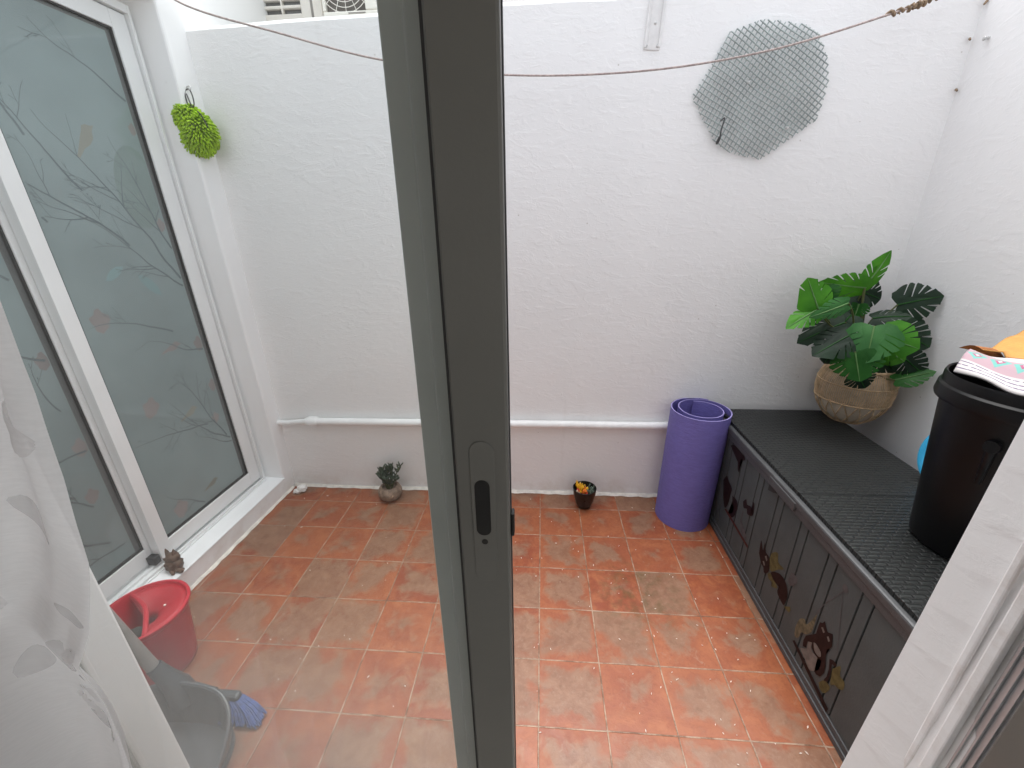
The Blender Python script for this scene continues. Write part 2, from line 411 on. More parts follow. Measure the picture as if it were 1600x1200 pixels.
def thing(name, label, cat, base, group=None):
    o = bpy.data.objects.new(name, None); COL.objects.link(o); o.empty_display_size = .05
    o.location = Vector(base) * T; o['_b'] = tuple(base)
    return tag(o, label, cat, group)
def lerp(a, b, t): return a + (b - a) * t
def smooth_path(pts, n=8):
    """Catmull-Rom through points"""
    P = [Vector(p) for p in pts]; P = [2 * P[0] - P[1]] + P + [2 * P[-1] - P[-2]]; out = []
    for i in range(1, len(P) - 2):
        for k in range(n):
            t = k / n; a, b, c, d = P[i - 1:i + 3]
            out.append(.5 * ((2 * b) + (c - a) * t + (2 * a - 5 * b + 4 * c - d) * t * t + (3 * b - a - 3 * c + d) * t ** 3))
    out.append(P[-2]); return out

BY = -.324      # face of the back wall
RX = 7.494      # face of the right wall
# ------------------------------------------------------------------ setting
o = B().box(-300, 300, -300, 300, -1.5, -1.0).link('ground', M['ground']); tag(o, None, None, kind='structure')
b = B(); b.face([(-7.9, -8.5, 0), (8, -8.5, 0), (8, 0, 0), (-7.9, 0, 0)])
o = b.link('floor', M['floor'], recalc=False); tag(o, 'terracotta square tiles with worn grey patches and pale grout', None, kind='structure')

# back wall : slightly uneven top
b = B(); n = 40
prev = None
for i in range(n + 1):
    x = lerp(-7.2, 7.7, i / n); zt = 10.52 + .14 * min(1, (x + 7) / 6.4) + .012 * mnoise.noise(Vector((x * 1.3, 0, 0)))
    yb = BY + .03 * mnoise.noise(Vector((x * .5, 3, 0)))
    ring = [b.v((x, yb, -.6)), b.v((x, yb, zt - .07)), b.v((x, yb + .05, zt)), b.v((x, .45, zt + .01)), b.v((x, .45, -.6))]
    if prev:
        for k in range(5): b.bm.faces.new([prev[k], prev[(k + 1) % 5], ring[(k + 1) % 5], ring[k]])
    else: b.bm.faces.new(ring)
    prev = ring
b.bm.faces.new(prev[::-1])
back = b.link('back_wall', M['wall'], smooth=True, base=(0, 0, 0), angle=30)
tag(back, 'white roughcast wall at the back of the patio with a pipe along its foot', 'wall')
b = B(); prev = None
for i in range(121):
    x = lerp(-6.98, 4.1, i / 120); w = .075 + .06 * abs(mnoise.noise(Vector((x * 2.3, 7, 1)))); h = .05 + .05 * abs(mnoise.noise(Vector((x * 3.1, 2, 5))))
    ring = [b.v((x, BY + .04, h)), b.v((x, BY - w * .45, h * .8)), b.v((x, BY - w, .004))]
    if prev:
        for k in range(2): b.bm.faces.new([prev[k], prev[k + 1], ring[k + 1], ring[k]])
    prev = ring
b.link('mortar_bead', M['bead'], back, smooth=True, recalc=False)

o = B().box(RX, 8.2, -8.0, 2.2, -.6, 11.0).link('right_wall', M['wallr'], base=(0, 0, 0))
tag(o, 'tall white plaster wall on the right, behind the storage box', 'wall')

# left wall local frame: u along the wall from the back corner, z up, w out of the wall
th = R(2.0); A0 = Vector((-7.0, BY)); dU = Vector((-math.sin(th), -math.cos(th))); nW = Vector((math.cos(th), -math.sin(th)))
def L(u, z, w):
    uu = u + .02 * max(z, 0) * max(0, 1 - u / 5.2)*(1 if u > 0 else 0)
    q = A0 + dU * uu + nW * w
    return (q.x, q.y, z)
b = B()
U0, U1, Z0, Z1 = .345, 6.3, .43, 10.72
D = -1.4; ua, ub, za, zb = -3.4, 8.0, -.6, 12.3
fr = {}
def LV(u, z, w): return b.v(L(u, z, w))
oc = [LV(ua, za, 0), LV(ub, za, 0), LV(ub, zb, 0), LV(ua, zb, 0)]
hc = [LV(U0, Z0, 0), LV(U1, Z0, 0), LV(U1, Z1, 0), LV(U0, Z1, 0)]
hb = [LV(U0 + .05, Z0 + .10, D), LV(U1, Z0 + .10, D), LV(U1, Z1, D), LV(U0 + .05, Z1, D)]
ob = [LV(ua, za, D), LV(ub, za, D), LV(ub, zb, D), LV(ua, zb, D)]
for k in range(4):
    q = (k + 1) % 4
    b.bm.faces.new([oc[k], oc[q], hc[q], hc[k]]); b.bm.faces.new([hc[k], hc[q], hb[q], hb[k]])
    b.bm.faces.new([ob[q], ob[k], hb[k], hb[q]]); b.bm.faces.new([oc[q], oc[k], ob[k], ob[q]])
left = b.link('left_wall', M['wall2'], bevel=.035, base=(0, 0, 0))
tag(left, 'white wall on the left around the frosted sliding door', 'wall')
b = B(); b.box(U0 + .02, U1 - .01, 0, 0, 0, 0, lambda *a: a) if False else None
b.prism([(U0 + .03, -.485), (U0 + .005, .012), (U1 - .01, .012), (U1 - .01, -.485)], 0, .035, lambda u, w, h: L(u, Z0 + .004 + h - w * .07, w))
b.link('sill', M['sillp'], left, bevel=.01)
b = B(); prev = None
for i in range(101):
    u = lerp(.1, 7.0, i / 100); w = .05 + .08 * abs(mnoise.noise(Vector((u * 2.1, 17, 1)))); h = .04 + .04 * abs(mnoise.noise(Vector((u * 3.1, 22, 5))))
    ring = [b.v(L(u, h, -.01)), b.v(L(u, h * .7, w * .5)), b.v(L(u, .004, w))]
    if prev:
        for k in range(2): b.bm.faces.new([prev[k], prev[k + 1], ring[k + 1], ring[k]])
    prev = ring
b.link('mortar_bead', M['bead'], left, smooth=True, recalc=False)

# ------------------------------------------------------------------ frosted sliding door in the left wall
fd = thing('frosted_sliding_door', 'white framed sliding door with frosted panes printed with bare branches', 'door', (-7.6, -3.5, .5))
def bar(b, u0, u1, z0, z1, w0, w1): b.box(u0, u1, z0, z1, w0, w1, lambda u, z, w: L(u, z, w)); return b
b = B()
bar(b, .49, .545, .5, 10.60, -.80, -.43)                # fixed jamb
bar(b, .545, 6.1, 10.47, 10.60, -.80, -.43)             # fixed head
bar(b, 6.1, 6.25, .5, 10.6, -.80, -.43)
b.link('door_frame', M['whitealu'], fd, bevel=.008)
b = B()
bar(b, .5, 6.2, .46, .53, -.92, -.40)
for w in (-.45, -.60, -.76): bar(b, .5, 6.2, .53, .585, w - .018, w + .018)
b.link('bottom_track', M['whitealu'], fd, bevel=.006)
def sash(u0, u1, w0, w1, st_r, st_l, sidepane):
    s = B()
    bar(s, u0, u0 + st_r, .62, 10.45, w0, w1); bar(s, u1 - st_l, u1, .62, 10.45, w0, w1)
    bar(s, u0 + st_r, u1 - st_l, 10.17, 10.45, w0, w1 - .003); bar(s, u0 + st_r, u1 - st_l, .62, .95, w0, w1 - .003)
    so = s.link('sliding_sash', M['whitealu'], fd, bevel=.008)
    a, c = u0 + st_r, u1 - st_l; wg = (w0 + w1) / 2
    gk = B()
    for (p, q, r, t) in ((a, a + .022, .95, 10.17), (c - .02, c, .95, 10.17), (a, c, 10.145, 10.17), (a, c, .95, .972)):
        bar(gk, p, q, r, t, wg, w1 - .03)
    gk.link('gasket', M['gasket'], so)
    g2 = B(); bar(g2, a, c, .95, 10.17, wg - .03, wg + .01); g2.link('pane_margin', M['edgeglass'], so)
    f2 = B(); bar(f2, a + .115, c - .06, 1.0, 10.09, wg + .012, wg + .018); f2.link('frosted_pane', M['film'], so)
    return so, a + .115, c - .06, wg + .0195
s1, a1, c1, w1 = sash(.56, 3.52, -.68, -.50, .32, .245, True)
s2, a2, c2, w2 = sash(3.40, 6.06, -.88, -.70, .20, .30, False)
b = B(); bar(b, 3.525, 3.66, .60, .78, -.70, -.53); b.link('end_stop', M['gasket'], fd, bevel=.01)

# branch prints
def grow(out, p, ang, length, width, depth, rng):
    steps = max(4, int(length / .09)); pts = [p]; a = ang
    x, z = p
    for i in range(steps):
        a += rng.uniform(-.16, .16); st = length / steps
        x += math.cos(a) * st; z += math.sin(a) * st; pts.append((x, z))
        t = (i + 1) / steps
        if depth > 0 and t > .15 and rng.random() < (.30 if depth > 1 else .34):
            sgn = rng.choice((-1, 1))
            grow(out, (x, z), a + sgn * rng.uniform(.35, .85), length * (1 - t * .6) * rng.uniform(.28, .55), width * (1 - t * .8) * .65, depth - 1, rng)
    out.append((pts, width))
def print_on(so, a, c, w, stems, birds, seed):
    rng = random.Random(seed); lines = []
    for (u, z, ang, ln, wd) in stems: grow(lines, (u, z), ang, ln, wd, 4, rng)
    b = B()
    for pts, wd in lines:
        run = []
        for i, (u, z) in enumerate(pts):
            if not (a + .02 < u < c - .02 and 1.02 < z < 10.05): break
            t = i / max(1, len(pts) - 1); hw = max(.004, wd * .40 * (1 - .85 * t))
            j = min(i + 1, len(pts) - 1); k = max(i - 1, 0); dx, dz = pts[j][0] - pts[k][0], pts[j][1] - pts[k][1]
            ll = math.hypot(dx, dz) or 1; nx, nz = -dz / ll * hw, dx / ll * hw
            run.append((b.v(L(u + nx, z + nz, w)), b.v(L(u - nx, z - nz, w))))
        for p, q in zip(run, run[1:]): b.bm.faces.new([p[0], q[0], q[1], p[1]])
    b.link('branch_print', M['print'], so, recalc=False)
    groups = {}
    for (u, z, kind, sc, rot) in birds: groups.setdefault(kind, []).append((u, z, sc, rot))
    shape = {'bird': [(-.30, .02), (-.24, .05), (-.20, .10), (-.13, .12), (-.06, .08), (.03, .05), (.14, .0), (.32, -.07), (.31, -.11), (.12, -.08), (0, -.10), (-.12, -.08), (-.20, -.01)],
             'flower': [(.16 * math.cos(i * .4488) * (1 + .25 * math.sin(i * 2.2)), .19 * math.sin(i * .4488) * (1 + .2 * math.cos(i * 1.7))) for i in range(14)],
             'leaf': [(-.3, .0), (-.15, .1), (.05, .12), (.22, .07), (.34, 0), (.2, -.08), (0, -.1), (-.17, -.07)],
             'disc': [(.42 * math.cos(i * .3307), .72 * math.sin(i * .3307)) for i in range(19)]}
    mats = {'pink': ('pinkp', 'flower'), 'ochre': ('orangep', 'bird'), 'rosebird': ('pinkp', 'bird'), 'teal': ('tealp', 'leaf'), 'green': ('greenp', 'disc')}
    for k, lst in groups.items():
        b = B(); mk, sh = mats[k]
        for (u, z, sc, rot) in lst:
            cr, sr = math.cos(rot), math.sin(rot)
            P = [(min(max(u + (x * cr - y * sr) * sc, a + .01), c - .01), z + (x * sr + y * cr) * sc) for x, y in shape[sh]]
            b.bm.faces.new([b.v(L(x, y, w - .001)) for x, y in P])
        b.link({'pink': 'flower_print', 'ochre': 'bird_print', 'rosebird': 'bird_print', 'teal': 'leaf_print', 'green': 'leaf_print'}[k], M[mk], so, recalc=False)
# u grows to the left in the picture, so angle 0 runs left
st1 = [(1.02, 9.05, .55, 1.5, .05), (1.02, 5.9, 1.05, 3.2, .065), (1.02, 5.75, .55, 2.1, .05), (1.02, 6.5, 1.2, 2.0, .05), (1.02, 4.35, .35, 1.3, .045), (1.6, 4.9, .6, 1.7, .05),
       (1.02, 2.1, .55, 1.9, .055), (1.1, 2.2, 1.0, 2.0, .05), (1.02, 2.0, .15, 1.0, .04), (2.95, 8.2, 1.35, 1.6, .05), (3.1, 7.0, .9, 1.4, .045), (1.5, 2.7, .25, 1.7, .05), (2.2, 1.05, .9, 1.0, .045), (2.4, 7.5, .8, 1.8, .05), (1.9, 6.6, .75, 2.6, .055)]
bd1 = [(2.05, 8.3, 'ochre', 1.1, -.7), (1.35, 7.6, 'green', 1.0, .15), (2.35, 6.15, 'teal', .7, -.5), (1.75, 5.85, 'teal', .9, .9), (1.08, 4.5, 'pink', .8, 0), (2.9, 5.4, 'pink', 1.0, 0), (2.6, 3.6, 'pink', 1.0, .3),
       (1.75, 4.6, 'rosebird', .8, 0), (1.85, 3.15, 'ochre', .8, -.1), (1.25, 2.75, 'pink', .6, 0), (2.75, 1.3, 'pink', 1.0, 0), (1.06, 3.5, 'pink', .7, 0), (1.1, 6.95, 'pink', .6, 0), (1.06, 8.6, 'pink', .5, 0), (1.9, 1.35, 'ochre', .7, 0)]
print_on(s1, a1, c1, w1, st1, bd1, 11)
st2 = [(a2 + .05, 4.95, .35, 1.3, .05), (a2 + .05, 3.3, .1, 1.2, .05), (a2 + .05, 6.2, .8, 2, .05), (a2 + .3, 1.5, .4, 1.6, .055), (a2 + .1, 1.3, .15, 1.3, .05), (a2 + .3, 2.3, .9, 1.2, .045), (a2 + .15, 4.1, 1.0, .9, .04), (4.5, 5.0, 1, 2, .05), (4.2, 2.6, .8, 1.6, .05)]
bd2 = [(a2 + .08, 4.95, 'pink', .7, 0), (a2 + .1, 3.4, 'pink', .8, 0), (a2 + .25, 2.5, 'pink', .7, 0), (4.6, 3.0, 'rosebird', .9, 0)]
print_on(s2, a2, c2, w2, st2, bd2, 5)

# ------------------------------------------------------------------ house wall with the patio doorway
CY = -9.8126                                  # camera depth; the doorway lies ahead of it
def dy(d): return CY + d
XL, XR = -3.68, 2.75
YO, YI = dy(2.36), dy(1.42)
b = B()
def ring_wall(b, x0, x1, z0, z1, hx0, hx1, hz0, hz1, y0, y1, hx0b, hx1b):
    oc = [b.v((x, y0, z)) for x, z in ((x0, z0), (x1, z0), (x1, z1), (x0, z1))]
    hc = [b.v((x, y0, z)) for x, z in ((hx0, hz0), (hx1 - .15, hz0), (hx1 + .17, hz1), (hx0, hz1))]
    ob = [b.v((x, y1, z)) for x, z in ((x0, z0), (x1, z0), (x1, z1), (x0, z1))]
    hb = [b.v((x, y1, z)) for x, z in ((hx0b, hz0), (hx1b, hz0), (hx1b, hz1), (hx0b, hz1))]
    for k in range(4):
        q = (k + 1) % 4
        b.bm.faces.new([oc[k], oc[q], hc[q], hc[k]])
        if k == 1:                       # right reveal leans a little: build it in short courses
            prev = (hc[1], hb[1])
            for i in range(1, 25):
                t = i / 24; nx = (hc[2], hb[2]) if i == 24 else (b.v(hc[1].co.lerp(hc[2].co, t)), b.v(hb[1].co.lerp(hb[2].co, t)))
                b.bm.faces.new([prev[0], nx[0], nx[1], prev[1]]); prev = nx
        else: b.bm.faces.new([hc[k], hc[q], hb[q], hb[k]])
        b.bm.faces.new([ob[q], ob[k], hb[k], hb[q]]); b.bm.faces.new([oc[q], oc[k], ob[k], ob[q]])
ring_wall(b, -9, 8.6, -.6, 10.9, XL, XR, .55, 9.6, YO, YI, XL - .04, XR + .04)
hw = b.link('house_wall', M['wall2'], bevel=.03, base=(0, 0, 0))
tag(hw, 'white reveal of the house wall framing the patio doorway at both edges', 'wall')

gd = thing('sliding_patio_door', 'grey aluminium sliding patio door half open, with glass on its left', 'door', (-.45, dy(1.7), 5.2))
b = B()
fy0, fy1 = dy(1.46), dy(1.87)
xr0, xl0 = XR - .02, XL + .02
def jamb(x_in, x_out):
    x0, x1 = min(x_in, x_out), max(x_in, x_out)
    b.box(x0, x1, dy(1.73), fy1, .56, 9.58)
jamb(XR + .005, XR + .05); jamb(XL - .005, XL - .05)
b.box(XL, XR, dy(1.73), fy1, 9.42, 9.58)
b.link('outer_frame', M['track'], gd, bevel=.004)
b = B()
for x0, sgn in ((XR, -1), (XL, 1)):
    for d in (1.755, 1.80, 1.845): b.box(min(x0, x0 + sgn * .012), max(x0, x0 + sgn * .012), dy(d) - .006, dy(d) + .006, .6, 9.4)
b.link('track_rib', M['track'], gd)
b = B()
for x0, sgn in ((XR, -1), (XL, 1)):
    b.box(min(x0 + .0, x0 + sgn * .045), max(x0, x0 + sgn * .045), dy(1.885), dy(1.955), .58, 9.5)
    b.box(min(x0 + .0, x0 + sgn * .028), max(x0, x0 + sgn * .028), dy(2.01), dy(2.06), .58, 9.5)
b.link('plaster_stop', M['wall2'], gd, bevel=.012)
b = B()
for x0, sgn in ((XR, -1), (XL, 1)):
    b.box(min(x0 + .05, x0 + sgn * .02), max(x0 + .05, x0 + sgn * .02), dy(1.25), dy(1.728), .6, 9.5)
b.box(XL + .02, XR - .02, dy(1.46), dy(1.728), 9.3, 9.46)
b.box(XL + .02, XR - .02, dy(1.46), dy(1.90), .56, .66)
b.link('inner_frame', M['greyalu'], gd, bevel=.01)
# fixed panel (outer track)
ext = lambda x, d, z: (x, dy(d), z)
b = B()
b.prism([(-.626, 1.815), (-.62, 1.805), (-.535, 1.80), (-.52, 1.775), (-.34, 1.775), (-.34, 1.90), (-.626, 1.90)], .68, 9.30, ext)
b.prism([(XL + .02, 1.79), (XL + .22, 1.79), (XL + .22, 1.90), (XL + .02, 1.90)], .68, 9.30, ext)
b.box(XL + .22, -.626, dy(1.79), dy(1.895), 9.08, 9.30); b.box(XL + .22, -.626, dy(1.79), dy(1.895), .68, .98)
fp = b.link('fixed_panel', M['greyalu_edge'], gd, bevel=.004)
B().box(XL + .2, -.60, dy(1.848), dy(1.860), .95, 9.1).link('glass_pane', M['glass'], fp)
# sliding panel (inner track)
b = B()
SX0, SX1 = -.403, -.166
b.prism([(SX0, 1.552), (SX0 + .01, 1.545), (SX1 - .012, 1.545), (SX1, 1.555), (SX1, 1.685), (SX0, 1.685)], .68, 9.30, ext)
b.prism([(XL + .06, 1.55), (XL + .32, 1.55), (XL + .32, 1.685), (XL + .06, 1.685)], .68, 9.30, ext)
b.box(XL + .32, SX0, dy(1.555), dy(1.68), 9.05, 9.30); b.box(XL + .32, SX0, dy(1.555), dy(1.68), .68, 1.0)
sp_ = b.link('sliding_panel', M['greyalu'], gd, bevel=.004)
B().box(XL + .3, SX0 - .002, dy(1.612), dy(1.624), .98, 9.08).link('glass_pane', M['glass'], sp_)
B().box(SX0 - .012, SX0 - .0015, dy(1.56), dy(1.61), .98, 9.08).link('gasket', M['gasket'], sp_)
b = B(); b.box(SX1 + .001, SX1 + .004, dy(1.60), dy(1.63), .7, 9.28); b.link('brush_seal', M['gasket'], sp_)
# lock plate, slot, screw, latch
def stadium(cx, z0, z1, hw, n=10):
    P = []
    for i in range(n + 1): a = math.pi * i / n; P.append((cx + hw * math.cos(a), z1 - hw + hw * math.sin(a)))
    for i in range(n + 1): a = math.pi + math.pi * i / n; P.append((cx + hw * math.cos(a), z0 + hw + hw * math.sin(a)))
    return P
fy = lambda a, z, h: (a, dy(1.545 - h), z)
lp = B().prism(stadium(-.283, 5.22, 6.01, .056), -.001, .006, fy).link('lock_plate', M['greyalu'], sp_, bevel=.004)
B().prism(stadium(-.287, 5.508, 5.815, .0345), .004, .0075, fy).link('pull_slot', M['black'], lp)
B().prism(stadium(-.285, 5.455, 5.485, .0148, 8), .004, .0078, fy).link('screw_hole', M['black'], lp)
b = B(); b.box(SX1 + .001, SX1 + .018, dy(1.58), dy(1.63), 5.47, 5.60); b.link('latch', M['black'], sp_, bevel=.006)

# the room behind the camera
o = B().box(-10, 10, -24, dy(1.40), .2, .56).link('room_floor', M['roomfloor']); tag(o, None, None, kind='structure')
o = B().box(-10, 10, -24, dy(1.40), 10.5, 10.9).link('room_ceiling', M['room']); tag(o, None, None, kind='structure')
b = B(); b.box(-10.4, -9.6, -24, dy(1.40), .4, 10.7); b.box(9.6, 10.4, -24, -22.5, .4, 10.7); b.box(9.6, 10.4, -12, dy(1.40), .4, 10.7); b.box(9.6, 10.4, -22.5, -12, 9.8, 10.7); b.box(9.6, 10.4, -22.5, -12, .4, 1.2)  # gap in the right side wall added out of view to brighten stile and curtain
b.box(-10, -1, -24.4, -24, .4, 10.7); b.box(9.2, 10, -24.4, -24, .4, 10.7); b.box(-1, 9.2, -24.4, -24, 10.1, 10.7); b.box(-1, 9.2, -24.4, -24, .4, .9)   # unseen opening added at the far end to let daylight into the room
o = b.link('room_walls', M['room']); tag(o, None, None, kind='structure')

# ------------------------------------------------------------------ curtain
edge = [(9.3, -1.62), (8.0, -1.70), (6.686, -1.739), (6.487, -1.763), (6.388, -1.77), (6.259, -1.80), (6.045, -1.856), (5.847, -1.891), (5.645, -1.901), (5.561, -1.931), (5.235, -2.029), (5.001, -2.146), (4.77, -2.174), (4.521, -2.183), (4.327, -2.197), (4.11, -2.229), (3.4, -2.36), (2.2, -2.46), (.62, -2.5)]
edge = [(z, x + .02) for z, x in edge]
edge = [(z, x + {6.259: .05, 6.045: .08, 5.847: .07, 5.235: .0, 5.001: -.03}.get(z, .04)) for z, x in edge]
def edge_x(z):
    for (z0, x0), (z1, x1) in zip(edge, edge[1:]):
        if z <= z0 and z >= z1: return lerp(x0, x1, (z0 - z) / (z0 - z1))
    return edge[-1][1]
def curt(s, z):
    """s: 0 at the free edge to the right, growing leftwards"""
    x = edge_x(z) - s
    ph = s * 6.0 - (9.3 - z) * .30 + .9 * mnoise.noise(Vector((s * 1.1, z * .3, 0)))
    y = .22 * math.sin(ph) + .06 * math.sin(ph * 2.1 + z * .5) + .05 * mnoise.noise(Vector((s * 3, z * 1.3, 9)))
    # swags pulled across the folds
    y += .035 * math.sin(z * 1.7 + s * 3.3 + 1.2 * mnoise.noise(Vector((s * 2, z * .8, 4))))
    y *= min(1, .25 + s * 5)
    return (x + .03 * math.cos(ph), dy(1.17) + y, z)
b = B(); NS, NZ = 130, 190; grid = []
for j in range(NZ + 1):
    z = lerp(9.3, .62, j / NZ); grid.append([b.v(curt(3.6 * (i / NS) ** 1.15, z)) for i in range(NS + 1)])
for j in range(NZ):
    for i in range(NS): b.bm.faces.new([grid[j][i], grid[j + 1][i], grid[j + 1][i + 1], grid[j][i + 1]])
cu = thing('sheer_curtain', 'white sheer curtain with tufted patches gathered at the left of the doorway', 'curtain', (-3, dy(1.17), .6))
b.link('curtain_cloth', M['curtain'], cu, smooth=True, recalc=False, angle=180)
# tufted embroidered leaf patches and plain woven leaves laid on the cloth
def patch(s0, z0, ls, lz, rot, mat, name, lift, n=9, rnd=0):
    b = B(); cr, sr = math.cos(rot), math.sin(rot); rows = []
    for i in range(n + 1):
        t = -1 + 2 * i / n; hw = lz * max(.03, (1 - t * t)) ** .55; row = []
        for j in range(7):
            q = -1 + 2 * j / 6; a, c = t * ls, q * hw
            s, z = s0 + a * cr - c * sr, z0 + a * sr + c * cr
            P = Vector(curt(max(.012, s), z)); row.append(b.v((P.x, P.y - lift - rnd * random.random(), P.z)))
        rows.append(row)
    for i in range(n):
        for j in range(6): b.bm.faces.new([rows[i][j], rows[i + 1][j], rows[i + 1][j + 1], rows[i][j + 1]])
    b.link(name, mat, cu, smooth=True, recalc=False, angle=180)
M['motif'] = curtain_mat('dense_woven_leaf', .95, .55)
for (s0, z0, ls, lz, rot) in ((.21, 6.22, .17, .085, .15), (.10, 5.02, .10, .05, -1.0), (.2, 4.55, .16, .06, .75), (.35, 4.42, .12, .07, .6), (.22, 4.12, .12, .05, 1.2), (.75, 5.25, .2, .08, .5), (.9, 6.5, .2, .09, .2)):
    patch(s0, z0, ls, lz, rot, M['embroid'], 'tufted_patch', .006, 14, .012)
for (s0, z0, ls, lz, rot) in ((.25, 4.93, .16, .075, -1.15), (.15, 5.28, .12, .035, .1), (.16, 4.66, .15, .05, .8), (.55, 4.75, .15, .07, -.8), (.42, 5.7, .15, .06, .5), (.3, 4.28, .15, .05, .2)):
    patch(s0, z0, ls, lz, rot, M['motif'], 'woven_leaf', .003)

# ------------------------------------------------------------------ wall fittings
pp = thing('wall_pipe', 'white painted pipe clipped along the foot of the back wall', 'pipe', (-1, BY, 2.1))
b = B(); b.tube([(x, BY - .125 + .01 * mnoise.noise(Vector((x, 0, 0))), 2.10 + .006 * (x + 6) + .012 * mnoise.noise(Vector((x * .7, 4, 0)))) for x in [lerp(-5.95, 4.25, i / 40) for i in range(41)]], .098, 16)
b.link('pipe', M['pipe'], pp, smooth=True)
b = B(); b.tube([(-6.2, BY - .125, 2.10), (-6.12, BY - .125, 2.10), (-6.04, BY - .125, 2.10), (-5.9, BY - .125, 2.10), (-5.85, BY - .125, 2.1)], [.095, .125, .135, .13, .102], 16); b.link('coupling', M['pipe'], pp, smooth=True)
b = B(); b.tube(smooth_path([(-7.0, BY - .06, 2.02), (-6.75, BY - .09, 2.03), (-6.4, BY - .11, 2.07), (-6.12, BY - .12, 2.10)]), .07, 12); b.link('branch_pipe', M['pipe'], pp, smooth=True)

wm = thing('wash_mitt', 'lime green chenille wash mitt hanging from a hook', 'mitt', (-6.97, -.6, 8.2))
rng = random.Random(3); b = B()
Lb = [((-6.90, -.72, 8.66), (.27, .22, .36)), ((-7.06, -.72, 8.92), (.22, .20, .22)), ((-7.02, -.68, 8.56), (.24, .22, .27))]
core = B()
for c, r in Lb: core.blob(c, (r[0] * .9, r[1] * .9, r[2] * .9), 2)
core.link('mitt_core', M['limedark'], wm, smooth=True)
for c, r in Lb:
    N = 420
    for i in range(N):
        zz = 1 - 2 * (i + .5) / N; ph = i * 2.39996; rr = math.sqrt(1 - zz * zz)
        d = Vector((rr * math.cos(ph), rr * math.sin(ph), zz))
        p = Vector(c) + Vector((d.x * r[0], d.y * r[1], d.z * r[2])) * .9
        inside = any(sum(((p[k] - c2[k]) / (r2[k] * .85)) ** 2 for k in range(3)) < 1 for c2, r2 in Lb if c2 != c)
        if inside: continue
        e = (d + Vector((0, 0, -.55)) + Vector((rng.uniform(-.35, .35), rng.uniform(-.35, .35), rng.uniform(-.3, .3)))).normalized()
        ln = rng.uniform(.075, .12); w = rng.uniform(.016, .022)
        b.tube([p, p + e * ln * .35, p + e * ln * .8 + Vector((0, 0, -.008)), p + e * ln + Vector((0, 0, -.014))], [w * .75, w, w, w * .45], 6)
b.link('chenille', M['lime'], wm, smooth=True, angle=80)
b = B(); b.tube(smooth_path([(-6.97, -.78, 9.12), (-7.02, -.72, 9.34), (-7.005, -.66, 9.42), (-6.93, -.68, 9.40), (-6.86, -.74, 9.26), (-6.83, -.80, 9.12), (-6.88, -.8, 9.1), (-6.99, -.72, 9.33)], 6), .011, 6)
b.tube(smooth_path([(-6.74, -.87, 9.0), (-6.66, -.90, 8.92), (-6.60, -.92, 8.80), (-6.57, -.92, 8.72)], 6), .012, 6)
b.link('elastic_loop', M['cord'], wm, smooth=True)
b = B(); b.tube(smooth_path([(-7.03, -.64, 9.46), (-6.93, -.66, 9.47), (-6.91, -.68, 9.43), (-6.93, -.69, 9.40)], 5), .016, 8)
o = b.link('wall_hook', M['steel'], smooth=True, base=(-7.0, -.64, 9.45)); tag(o, 'small metal hook in the wall holding the lime green mitt', 'hook')

pts = [(-7.05, -.9, 11.3), (-6.50, -1.0, 10.62), (-4.70, -1.0, 10.09), (-2.90, -1.0, 9.64), (-.71, -1.0, 9.35), (1.65, -1.0, 9.325), (3.75, -1.0, 9.54), (5.65, -1.0, 9.98), (6.19, -1.0, 10.14), (7.5, -1.0, 10.62)]
cl = thing('clothesline', 'thin rope clothesline sagging across the patio between the side walls', 'rope', (0, -1, 9.3))
path = smooth_path(pts, 10); b = B(); b.tube(path, .0165, 8); b.link('cord', M['rope'], cl, smooth=True)
b = B(); seg = [q for q in path if 5.5 < q.x < 7.4]; sp2 = []
for i in range(len(seg) - 1):
    for k in range(6):
        p = seg[i].lerp(seg[i + 1], k / 6); a = len(sp2) * .9; rad = .03 + .012 * math.sin(len(sp2) * .37); rad *= .9 + .25 * rng.random()
        sp2.append(p + Vector((0, math.cos(a) * rad, math.sin(a) * rad)))
b.tube(sp2, .022, 6)
for k in range(7):
    p = seg[0].lerp(seg[3], rng.random()); b.tube([p, p + Vector((rng.uniform(-.08, .05), rng.uniform(-.04, .04), rng.uniform(-.05, .04)))], .010, 5)
b.link('twine_wrap', M['twine'], cl, smooth=True)

